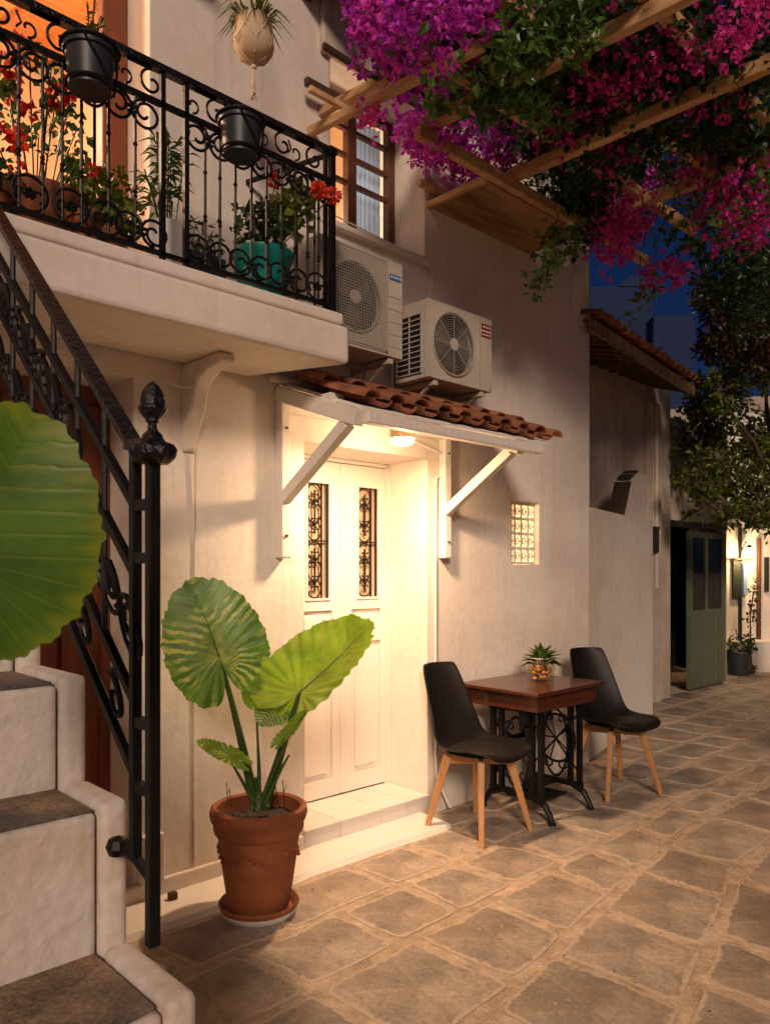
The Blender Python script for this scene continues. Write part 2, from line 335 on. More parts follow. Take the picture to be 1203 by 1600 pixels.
def flower3(mb,p,s):
    """one bougainvillea flower: three papery bracts round a centre"""
    ax=rdir(); ax.z-=.25; ax.normalize(); u=ax.orthogonal().normalized(); v=ax.cross(u)
    a0=random.uniform(0,2)
    for k in range(3):
        A=a0+k*2.094; d=(u*math.cos(A)+v*math.sin(A)); t=ax.cross(d)
        b=p; m=p+d*s*.55+ax*s*.45; e=p+d*s*.75+ax*s*.95
        mb.add([b,m+t*s*.42,e,m-t*s*.42],[(0,1,2),(0,2,3)])
def ball_flower(mb,c,r,n=40,L=.02):
    for i in range(n):
        u=rdir(); leaf(mb,Vector(c)+u*r*.55,u+rdir()*.5,rdir(),L,L*.9)
# ------------------------------------------------------------------ ground
mb=MB(); mb.add([(-150,-150,0),(200,-150,0),(200,200,0),(-150,200,0)],[(0,1,2,3)])
ground=mb.build('ground',mortar); tag(ground,kind='structure')
def rl(v,pts):
    for (a,b),(c,d) in zip(pts,pts[1:]):
        if v<=c: return b+(d-b)*(v-a)/(c-a)
    return pts[-1][1]
lines=[ [(-2,2.72),(2,2.735),(5,2.78),(14,2.9)], [(-2,2.3),(2,2.40),(5,2.46),(14,2.6)], [(-2,1.85),(2,2.025),(5,2.13),(14,2.25)],
 [(-2,1.3),(1.87,1.52),(2.5,1.62),(4.05,1.88),(14,2.02)], [(-2,.6),(2,1.0),(3.79,1.48),(14,1.65)], [(-2,.2),(2,.62),(3.8,1.08),(14,1.25)],[(-2,-.2),(2,.2),(4,.62),(14,.85)],
 [(-2,-.6),(2,-.2),(4,.2),(14,.42)],[(-2,-1),(2,-.6),(4,-.2),(14,.0)],[(-2,-1.4),(2,-1),(4,-.65),(14,-.45)],[(-2,-1.8),(2,-1.5),(4,-1.1),(14,-.9)],[(-2,-2.2),(14,-1.5)] ]
up=[[(4,3.22),(14,3.3)],[(4,3.6),(14,3.68)],[(4,4.0),(14,4.1)],[(4,4.5),(14,4.5)]]
wallrow=[(3.1,2.985),(5.1,2.985)]
joints={0:[.9,1.35,1.80,2.39,2.77,3.12,3.5,3.86,4.3,4.7],1:[1.1,1.57,2.035,2.42,2.78,3.2,3.62,4.05,4.5],2:[1.15,1.6,2.11,2.57,3.0,3.37,3.85,4.3],3:[1.0,1.5,1.95,2.364,2.80,3.29,3.73,4.28]}
stones=[]
def quadstone(c4,gap,n=16):
    """irregular slab with rounded corners inside four corner points"""
    c=sum(c4,Vector((0,0,0)))/4; out=[]
    ins=[]
    for k in range(4):
        a,b,d=c4[k-1],c4[k],c4[(k+1)%4]
        e1=(a-b).normalized(); e2=(d-b).normalized(); g=gap*random.uniform(.35,.65)
        q=b+e1*g+e2*g; r1=min(.085,(a-b).length*.22)*random.uniform(.25,.75); r2=min(.085,(d-b).length*.22)*random.uniform(.25,.75)
        for t in (0,.33,.67,1):
            p=(q+e1*r1)*(1-t)**2+q*2*t*(1-t)+(q+e2*r2)*t*t
            ins.append(p+Vector((random.gauss(0,.0035),random.gauss(0,.0035),0)))
        m=(q+d+(c-d).normalized()*gap)*.5; mm=(q*.5+(d-(d-b).normalized()*gap*.5+(c4[(k+2)%4]-d).normalized()*gap*.5)*.5)
        ins.append(mm+Vector((random.gauss(0,.007),random.gauss(0,.007),0)))
    return ins
def rowgen(la,lb,js,x0,x1,wmin,wmax,gap):
    xs=[x for x in js]; 
    if not xs: xs=[x0+random.uniform(0,.3)]
    while xs[-1]<x1: xs.append(xs[-1]+random.uniform(wmin,wmax))
    sk=random.uniform(-.05,.05)
    tops=[x+random.uniform(-.03,.03) for x in xs]; bots=[x+random.uniform(-.03,.03) for x in xs]
    for i in range(len(xs)-1):
        c4=[Vector((bots[i],rl(bots[i],lb),0)),Vector((bots[i+1],rl(bots[i+1],lb),0)),Vector((tops[i+1],rl(tops[i+1],la),0)),Vector((tops[i],rl(tops[i],la),0))]
        stones.append((c4,gap*random.uniform(.85,1.3)))
for i in range(len(lines)-1):
    rowgen(lines[i],lines[i+1],joints.get(i,[-.4 if i>3 else .4]),0,13,.36,.62,.046)
for i in range(len(up)):
    rowgen(up[i],up[i-1] if i else lines[0],[5.0+random.uniform(0,.2)],0,13,.36,.6,.035)
rowgen(wallrow,lines[0],[3.14,3.5,3.9,4.35],0,4.7,.38,.5,.035)
def depth(c): return c.x*FW.x+c.y*FW.y
vis=[]
for c4,g in stones:
    c=sum(c4,Vector((0,0,0)))/4; d=depth(c)
    if d<.8: continue
    px=601.5+FOC*(c.dot(RT))/d; py=890+FOC*EYE/d
    if -60<px<1500 and py<1900: vis.append((d,c4,g,c))
vis.sort(key=lambda t:t[0])
rest=MB()
for i,(d,c4,g,c) in enumerate(vis):
    ring=quadstone(c4,g); cc=sum(ring,Vector((0,0,0)))/len(ring); n=len(ring); h=random.uniform(.004,.008)
    tx,ty=random.gauss(0,.004),random.gauss(0,.006)
    def hz(p,z): return Vector((p.x,p.y,z+(p.x-cc.x)*tx+(p.y-cc.y)*ty))
    vs=[hz(p,-.01) for p in ring]+[hz(p,h*.55) for p in ring]+[hz(cc+(p-cc)*(1-.028/max(.06,(p-cc).length)),h) for p in ring]
    fs=[(a,(a+1)%n,(a+1)%n+n,a+n) for a in range(n)]+[(a+n,(a+1)%n+n,(a+1)%n+2*n,a+2*n) for a in range(n)]+[tuple(range(2*n,3*n))]
    uvs=[(0,0)]*(2*n)+[(0,1)]*n
    if i<292:
        m=MB(); m.uv=uvs; m.add([v-cc for v in vs],fs); o=m.build('paving_stone',stone,ground,smooth=True,fix=False,local=True); o.location=cc
    else:
        rest.add(vs,fs); rest.uv=(rest.uv or [])+uvs
if rest.v: tag(rest.build('far_paving_stones',stone,ground,smooth=True,fix=False),kind='stuff')
# ------------------------------------------------------------------ the white house
house=thing('white_house','whitewashed two storey house with panelled door, balcony slab and tall upper window','house',(2.5,3,0))
Y0=3.0; TH=.38
def wall_grid(mb,x0,x1,z0,z1,y0,y1,holes):
    xs=sorted({x0,x1}|{h[0] for h in holes}|{h[1] for h in holes}); zs=sorted({z0,z1}|{h[2] for h in holes}|{h[3] for h in holes})
    nx,nz=len(xs),len(zs); idx={}
    def V(i,j,k):
        if (i,j,k) not in idx: idx[(i,j,k)]=len(mb.v); mb.v.append(Vector((xs[i],(y0,y1)[k],zs[j])))
        return idx[(i,j,k)]
    def solid(i,j):
        if not(0<=i<nx-1 and 0<=j<nz-1): return False
        cx=(xs[i]+xs[i+1])/2; cz=(zs[j]+zs[j+1])/2
        return not any(h[0]<cx<h[1] and h[2]<cz<h[3] for h in holes)
    for i in range(nx-1):
        for j in range(nz-1):
            if not solid(i,j): continue
            mb.f.append((V(i,j,0),V(i+1,j,0),V(i+1,j+1,0),V(i,j+1,0))); mb.f.append((V(i,j,1),V(i,j+1,1),V(i+1,j+1,1),V(i+1,j,1)))
            if not solid(i-1,j): mb.f.append((V(i,j,0),V(i,j+1,0),V(i,j+1,1),V(i,j,1)))
            if not solid(i+1,j): mb.f.append((V(i+1,j,0),V(i+1,j,1),V(i+1,j+1,1),V(i+1,j+1,0)))
            if not solid(i,j-1): mb.f.append((V(i,j,0),V(i,j,1),V(i+1,j,1),V(i+1,j,0)))
            if not solid(i,j+1): mb.f.append((V(i,j+1,0),V(i+1,j+1,0),V(i+1,j+1,1),V(i,j+1,1)))
XE=4.93
mb=MB(); wall_grid(mb,-2,XE,-.02,5.2,Y0,Y0+TH,[(.25,1.442,-.01,2.19),(2.324,3.21,-.01,2.03),(4.007,4.303,1.433,1.847),(2.49,3.19,3.16,4.03),(-.4,1.515,2.52,4.75)])
mb.build('wall',plaster,house)
mb=MB(); mb.box(XE-.3,XE-.002,Y0+TH,8,-.02,5.2); mb.box(-2,XE-.31,7.7,8,-.02,5.2); mb.box(-2,-1.7,Y0+TH,7.69,-.02,5.2); mb.box(-1.9,XE-.01,Y0+.02,7.9,5.2,5.3); mb.build('side_wall',plaster,house)
# door
door=MB().box(2.44,2.857,3.335,3.375,.125,2.025).build
def leafdoor(x0,x1,name,seed):
    y=3.335; m=MB()
    cx=(x0+x1)/2
    # glazed opening and lower panel openings cut as a frame grid
    gw=.105; px0,px1=cx-.115,cx+.115
    holes=[(cx-gw*.62,cx+gw*.82,1.24,1.88),(px0,px1,.22,.98),(px0,px1,1.02,1.17)]
    wall_grid(m,x0,x1,.125,2.005,y,y+.04,holes)
    o=m.build(name,doorpaint,house,bevel=.0)
    for k,(a,b,c,d) in enumerate(holes[1:]):
        p=MB(); p.box(a,b,y+.016,y+.036,c,d); 
        p.box(a+.035,b-.035,y+.004,y+.015,c+.035,d-.035); q=p.build('door_panel',doorpaint,o,bevel=.004)
    a,b,c,d=holes[0]
    MB().box(a,b,y+.030,y+.036,c,d).build('pane',frost,o)
    # mouldings round the pane
    f=MB(); 
    for (u0,u1,w0,w1) in ((a-.012,a,c-.012,d+.012),(b,b+.012,c-.012,d+.012),(a,b,c-.012,c),(a,b,d,d+.012)): f.box(u0,u1,y-.008,y+.004,w0,w1)
    f.build('pane_moulding',doorpaint,o)
    # wrought grille
    yg=y+.008; g=MB()
    gx0,gx1=a+.006,b-.045; gc=(gx0+gx1)/2; w=(gx1-gx0)/2
    for xx in (gx0,gx1,b-.006): g.box(xx-.004,xx+.004,yg-.004,yg+.004,c,d)
    g.box(a,b,yg-.003,yg+.003,(c+d)/2-.004,(c+d)/2+.004)
    for half in (0,1):
        z0=c+half*(d-c)/2; H=(d-c)/2
        for zc,rz in ((z0+H*.17,H*.16),(z0+H*.5,H*.20),(z0+H*.83,H*.16)):
            g.tube([(gc+math.cos(t*PI/9)*w*.93,yg,zc+math.sin(t*PI/9)*rz) for t in range(18)],.0042,5,True)
        g.tube([(gc,yg-.004,z0+H*.12),(gc,yg-.004,z0+H*.88)],.006,6)
        for zz in (.2,.38,.62,.8):
            g.box(gc-.02,gc+.02,yg-.008,yg-.001,z0+H*zz-.003,z0+H*zz+.003)
            for s_ in (-1,1): g.tube([(gc+s_*.02,yg-.006,z0+H*zz-.006),(gc+s_*.02,yg-.006,z0+H*zz+.006)],.005,5)
        for zz in (.3,.7): g.lathe((gc,yg-.004,z0+H*zz),[(0,-.016),(.010,-.008),(.012,0),(.010,.008),(0,.016)],8)
    g.build('door_grille',iron,o)
    return o
ld=leafdoor(2.487,2.855,'door_leaf',1); rd=leafdoor(2.861,3.229,'door_leaf',2)
MB().lathe((2.838,3.325,1.10),[(0,-.014),(.009,-.01),(.011,0),(.007,.008),(0,.012)],10).build('keyhole_knob',rusty,ld,smooth=True)
MB().box(2.842,2.872,3.325,3.334,.13,2.0).build('door_astragal',doorpaint,ld,bevel=.003)
m=MB(); m.box(2.45,2.486,3.325,3.379,.12,2.03); m.box(2.486,3.205,3.32,3.379,2.008,2.028); m.box(3.190,3.2085,3.30,3.379,.12,2.007); m.build('door_frame',doorpaint,house)
# step in the doorway
st=MB(); st.box(2.327,3.207,3.012,3.378,0.002,.108); so=st.build('door_step',mortar,house)
t0=MB().box(0,.292,0,.118,-.010,.0).build('step_tile',tilewhite,so,bevel=.003)
k=0
xs=[2.315,2.55,2.84,3.03,3.222]
for a,b in zip(xs,xs[1:]):
    MB().box(a+.002,b-.002,2.985,3.011,0.004,.107).build('step_tile',tilewhite,so,bevel=.002)
    for ya,yb in ((2.980,3.155),(3.158,3.332)):
        MB().box(a+.002,b-.002 if b<3.2 else 3.2075,ya if ya>3 or True else ya,yb,.108,.120).build('step_tile',tilewhite,so,bevel=.002)
bpy.data.objects.remove(t0)
# painted strip along the wall foot
m=MB(); n=34
pts=[]
for i in range(n+1):
    x=-1.5+i*(4.64)/n; pts.append((x,2.745+.012*math.sin(x*3.1)+random.gauss(0,.005)))
for i in range(n):
    (a,ya),(b,yb)=pts[i],pts[i+1]
    m.add([(a,ya,0),(b,yb,0),(b,yb+.02,.022),(a,ya+.02,.022),(a,2.99,.034),(b,2.99,.034),(a,3.001,.034),(b,3.001,.034)],[(0,1,2,3),(3,2,5,4),(4,5,7,6)])
m.build('painted_kerb_strip',whitepaint,house)
m=MB(); m.box(-1.5,2.31,2.978,3.001,.02,.10); m.build('plinth',plaster,house,bevel=.006)
# left lower door (red brown) in its reveal
m=MB(); m.box(.26,1.44,3.27,3.33,0,2.185); lowd=m.build('lower_door',redwood,house)
for i in range(6):
    x=.32+i*.185
    MB().box(x,x+.165,3.245,3.268,.12,2.10).build('door_board',redwood,lowd,bevel=.004)
MB().box(1.40,1.441,3.215,3.268,0,2.188).build('door_post',redwood,lowd,bevel=.004)
# upper door frame, room behind
m=MB(); m.box(1.40,1.512,3.20,3.27,2.53,4.74); m.box(-.3,1.40,3.21,3.27,4.62,4.74); udf=m.build('balcony_door_frame',redwood,house,bevel=.006)
MB().box(.66,.74,3.21,3.26,2.53,4.62).build('balcony_door_stile',redwood,udf,bevel=.005)
m=MB(); m.box(-.8,2.1,5.6,5.65,2.4,5.1); m.box(-.85,-.8,3.4,5.6,2.4,5.1); m.box(2.1,2.15,3.4,5.6,2.4,5.1); m.box(-.8,2.1,3.39,5.6,2.38,2.45); m.build('room_wall',cream,house)
m=MB(); m.add([(-.8,3.39,4.35),(2.1,3.39,4.35),(2.1,5.6,5.0),(-.8,5.6,5.0)],[(0,1,2,3)]); rc=m.build('room_ceiling',rawwood,house)
for i in range(7): 
    m=MB(); x=-.6+i*.42; m.bar((x,3.39,4.33),(x,5.6,4.97),.07,.09); m.build('ceiling_beam',rawwood,rc)
def plight(name,loc,w,col,r=.05):
    l=bpy.data.lights.new(name,'POINT'); l.energy=w; l.color=col; l.shadow_soft_size=r; o=bpy.data.objects.new(name,l); C.objects.link(o); o.location=loc; return o
# window in the deep upper opening
win=MB(); y=3.24
for a,b in ((2.492,2.53),(2.822,2.885),(3.135,3.188)): win.box(a,b,y,y+.05,3.162,4.028)
for a,b in ((2.531,2.821),(2.886,3.134)): win.box(a,b,y+.003,y+.047,3.163,3.20); win.box(a,b,y+.003,y+.047,3.99,4.027)
wf=win.build('window_frame',brownwood,house,bevel=.004)
for a,b in ((2.531,2.821),(2.886,3.134)):
    for z in (3.57,3.72,3.87): MB().box(a,b,y+.008,y+.035,z-.011,z+.011).build('glazing_bar',brownwood,wf)
    MB().box(a,b,y+.021,y+.025,3.201,3.989).build('pane',clear,wf)
m=MB(); 
for i in range(40):
    x0=2.895+i*.006; 
    m.add([(x0,y+.075+.010*math.sin(i*1.1),3.17),(x0+.006,y+.075+.010*math.sin((i+1)*1.1),3.17),(x0+.006,y+.075+.010*math.sin((i+1)*1.1),4.0),(x0,y+.075+.010*math.sin(i*1.1),4.0)],[(0,1,2,3)])
m.build('curtain',curtain,wf,smooth=True,fix=False)
m=MB(); m.box(2.1,3.7,4.9,4.95,2.9,4.6); m.box(2.16,2.2,3.4,4.9,2.9,4.6); m.box(3.6,3.65,3.4,4.9,2.9,4.6); m.box(2.2,3.6,3.39,4.9,2.85,2.9); m.box(2.2,3.6,3.39,4.9,4.6,4.65); m.build('room_wall',cream,house)
MB().box(2.47,3.205,2.955,3.235,3.125,3.158).build('window_sill',plaster,house,bevel=.006)
m=MB(); m.tube([(2.2,2.985,3.19),(2.47,2.945,3.17),(3.15,2.95,3.13),(3.22,2.98,3.12),(3.222,2.985,3.05),(3.205,2.985,2.80)],.004,5); m.build('wall_cable',whitepaint,house)
# glowing breeze block
bb=MB(); wall_grid(bb,4.009,4.301,1.435,1.845,3.04,3.07,[(4.009+.018+c*.072,4.009+.018+c*.072+.054,1.435+.016+r*.098,1.435+.016+r*.098+.080) for c in range(4) for r in range(4) if 4.009+.018+c*.072+.054<4.30])
bl=bb.build('breeze_block',plaster,house)
for r in range(4):
    for c in range(4):
        cx=4.009+.018+c*.072+.027; cz=1.435+.016+r*.098+.04
        if cx+.027>4.30: continue
        m=MB(); m.tube([(cx+.013*math.cos(t*PI/6),3.050,cz+.020*math.sin(t*PI/6)) for t in range(12)],.0055,5,True); m.box(cx-.026,cx-.014,3.045,3.058,cz-.005,cz+.005); m.box(cx+.014,cx+.026,3.045,3.058,cz-.005,cz+.005)
        m.build('block_ring',plaster,bl)
m=MB(); m.box(3.8,4.5,4.0,4.05,1.1,2.2); m.box(3.76,3.8,3.39,4.05,1.1,2.2); m.box(4.5,4.54,3.39,4.05,1.1,2.2); m.box(3.8,4.5,3.39,4.0,1.06,1.1); m.box(3.8,4.5,3.39,4.0,2.2,2.24); m.build('room_wall',cream,house)
# balcony slab, front and chamfered end
zb,zt=2.285,2.50
ptop=[(-2,2.5),(2.19,2.5),(1.99,2.99),(-2,2.99)]
m=MB(); m.prism([(x,y,0) for x,y in ptop],(0,0,zb),(0,0,zt-.05)); m.build('balcony_slab',plaster,house,bevel=.02)
m=MB(); m.prism([(-2,2.512,0),(2.165,2.512,0),(2.0,2.985,0),(-2,2.985,0)],(0,0,zt-.048),(0,0,zt+.005)); m.build('balcony_coping',plaster,house,bevel=.012)
# curved bracket under the slab
m=MB()
pr=[(3.0,2.284),(2.70,2.284),(2.69,2.25),(2.72,2.235),(2.80,2.23),(2.87,2.20),(2.91,2.14),(2.92,2.08),(2.955,2.03),(2.985,1.97),(3.0,1.90)]
m.prism([(1.66,y,z) for y,z in pr],(0,0,0),(.075,0,0)); m.build('balcony_bracket',plaster,house,smooth=True,bevel=.012)
# flat pilaster edge, old cables and corner patches
m=MB(); m.tube([(1.72,2.999,.12),(1.717,2.998,.9),(1.722,2.998,1.5),(1.72,2.99,1.93)],.004,5); m.build('wall_pipe',plaster,house)
m=MB(); m.tube([(-.2,2.97,2.24),(.6,2.965,2.25),(1.1,2.96,2.235),(1.45,2.955,2.20),(1.62,2.93,2.17),(1.66,2.90,2.17)],.006,6); m.build('soffit_cable',plaster,house,smooth=True)
m=MB(); m.box(1.46,1.56,2.955,2.999,.10,.30); mp=m.build('meter_box',plaster,house,bevel=.006)
m=MB(); m.box(1.50,1.52,2.948,2.956,.19,.215); m.box(1.522,1.535,2.946,2.956,.165,.185); m.box(1.485,1.497,2.948,2.956,.245,.26); m.build('socket_hole',acdark,mp)
MB().box(1.555,1.59,2.90,2.93,.03,.06).build('pipe_stub',rusty,house,bevel=.005)
m=MB(); m.tube([(1.475,3.20,1.72),(1.475,3.20,2.02)],.005,6); m.tube([(1.475,3.2,1.72),(1.46,3.17,1.70),(1.475,3.15,1.68)],.004,6); m.build('door_hook',rusty,house)
# white conduit from lamp to ground
m=MB(); m.tube([(3.05,2.98,2.12),(3.35,2.97,2.06),(3.39,2.975,2.02),(3.34,2.98,1.95),(3.27,2.985,1.93),(3.265,2.985,1.90),(3.262,2.985,1.5),(3.262,2.985,.35),(3.262,2.975,.22),(3.30,2.96,.12),(3.33,2.93,.03)],.008,6); cdt=m.build('conduit',whitepaint,house,smooth=True)
# corbel high on wall
m=MB(); m.prism([(0,2.99,0),(0,2.80,.10),(0,2.80,.16),(0,2.99,.16)],(1.60,0,3.93),(1.66,0,3.93)); m.bar((1.63,2.99,4.05),(1.63,2.83,4.25),.06,.07); m.build('wooden_corbel',darkwood,house)
# timber eave
eave=MB(); eave.box(2.25,5.3,2.62,2.995,4.30,4.33); ev=eave.build('eave_board',darkwood,house)
for i in range(6): MB().box(2.3+i*.55,2.36+i*.55,2.58,2.995,4.20,4.30).build('rafter_end',darkwood,ev)
MB().box(2.42,3.30,2.965,2.999,3.985,4.29).build('lintel_render',oldplaster,house,bevel=.01)
# ------------------------------------------------------------------ door canopy
can=thing('door_canopy','small clay tiled canopy on white timber brackets above the panelled door','canopy',(2.8,2.75,2.1))
yo,zo=2.44,2.045; yi,zi=2.995,2.25
for x in (2.178,3.33):
    MB().box(x-.028,x+.028,2.945,2.998,1.455 if x<3 else 1.465,2.20).build('wall_post',whitewood,can,bevel=.006)
    MB().bar((x,2.96,1.735),(x,2.50,2.035),.05,.055).build('brace',whitewood,can,bevel=.005)
    MB().bar((x,2.998,zi-.01),(x,2.43,zo-.0),.06,.07).build('side_beam',whitewood,can,bevel=.005)
    for z in (1.56,2.07): MB().lathe((x,2.944,z),[(0,-.006),(.008,-.004),(.009,.004),(0,.006)],8).build('bolt_head',rusty,can)
MB().box(2.209,3.50,yo-.035,yo+.02,zo-.018,zo+.030).build('front_beam',whitewood,can,bevel=.005)
MB().box(2.209,3.42,2.955,2.998,2.15,2.215).build('wall_plate',whitewood,can,bevel=.004)
m=MB(); m.add([(2.19,yo-.02,zo+.036),(3.58,yo-.02,zo+.036),(3.58,yi,zi+.03),(2.19,yi,zi+.03),(2.19,yo-.02,zo+.052),(3.58,yo-.02,zo+.052),(3.58,yi,zi+.046),(2.19,yi,zi+.046)],[(0,1,2,3),(4,7,6,5),(0,4,5,1),(1,5,6,2),(2,6,7,3),(3,7,4,0)]); m.build('ceiling_board',whitewood,can)
slope=math.atan2(zi-zo,yi-yo)
def barrel(r0,r1,L,t,flip=False,n=9):
    m=MB(); vs=[]
    for (r,y) in ((r0,0),(r1,L)):
        for k in range(n):
            A=PI*k/(n-1)
            s=-1 if flip else 1
            vs.append((r*math.cos(A),y,s*r*.68*math.sin(A)))
        for k in range(n):
            A=PI*k/(n-1); s=-1 if flip else 1
            vs.append(((r-t)*math.cos(A),y,s*(r-t)*.68*math.sin(A)))
    fs=[]
    for k in range(n-1):
        fs+=[(k,k+1,2*n+k+1,2*n+k),(n+k,3*n+k,3*n+k+1,n+k+1),(k,n+k,n+k+1,k+1),(2*n+k,2*n+k+1,3*n+k+1,3*n+k)]
    fs+=[(0,2*n,3*n,n),(n-1,2*n-1,4*n-1,3*n-1)]
    m.add(vs,fs); return m
cover=barrel(.056,.046,.30,.010).build('roof_tile',rooftile,can,smooth=True,local=True); pan=barrel(.056,.066,.30,.010,True).build('roof_tile',rooftile,can,smooth=True,local=True)
first=[True,True]
for i in range(10):
    for cidx in range(2):
        x=2.215+i*.155; s0=-.045+cidx*.28
        y=yo+s0*math.cos(slope); z=zo+.060+s0*math.sin(slope)
        for src,dx,dz,kk in ((cover,0,.045,0),(pan,.0775,.050,1)):
            if kk==1 and i==9: continue
            o=src if first[kk] else inst(src,can); first[kk]=False
            o.location=Vector((x+dx+random.gauss(0,.003),y+random.gauss(0,.006),z+dz+(.012 if cidx else 0)+random.gauss(0,.002)))-can.location
            o.rotation_euler=(slope+random.gauss(0,.02)-.02,random.gauss(0,.02),random.gauss(0,.02))
m=MB(); m.box(2.16,2.24,2.60,2.66,2.13,2.18); m.build('packing_block',whitewood,can)
m=MB(); m.tube([(2.1,2.97,2.30),(2.4,2.97,2.305),(2.9,2.975,2.31),(3.6,2.975,2.30)],.02,7); m.build('mortar_fillet',plaster,can,smooth=True)
# lamp under canopy
LX,LY=2.71,2.70
lamp=thing('drum_ceiling_lamp','lit round drum lamp fixed under the tiled door canopy','lamp',(LX,LY,2.03))
MB().lathe((LX,LY,0),[(0,2.125),(.062,2.125),(.064,2.12),(.064,2.052),(.058,2.052),(.058,2.11),(0,2.11)],28).build('drum',potbeige,lamp,smooth=True)
MB().lathe((LX,LY,0),[(.0,2.020),(.035,2.022),(.052,2.030),(.0575,2.045),(.0575,2.055),(0,2.055)],28).build('diffuser',emit('lamp_glow',(1,.72,.38),9),lamp,smooth=True)
m=MB(); m.box(LX-.012,LX+.012,LY-.012,LY+.012,2.125,2.165); m.tube([(LX-.05,LY,2.11),(LX-.12,LY+.04,2.12),(LX-.2,LY+.12,2.16)],.006,6); m.build('lamp_mount',whitepaint,lamp)
ll=plight('lamp_light',(LX,LY,1.985),LAMP_W,(1,.63,.37),.045); ll.parent=lamp; ll.location=Vector((0,0,-.04))
ad=bpy.data.lights.new('lamp_downlight','AREA'); ad.shape='DISK'; ad.size=.11; ad.energy=LAMP_DOWN; ad.color=(1,.62,.36); ao=bpy.data.objects.new('lamp_downlight',ad); C.objects.link(ao); ao.parent=lamp; ao.location=(0,0,-.014)
rl1=plight('room_light',(.6,4.3,3.9),60,(1,.68,.42),.1)
rl2=plight('room_light',(2.75,3.85,3.6),13,(1,.72,.48),.1)
rl3=plight('room_light',(4.15,3.75,1.75),34,(1,.62,.3),.08)
for o in (rl1,rl2,rl3): o.parent=house; o.location-=house.location
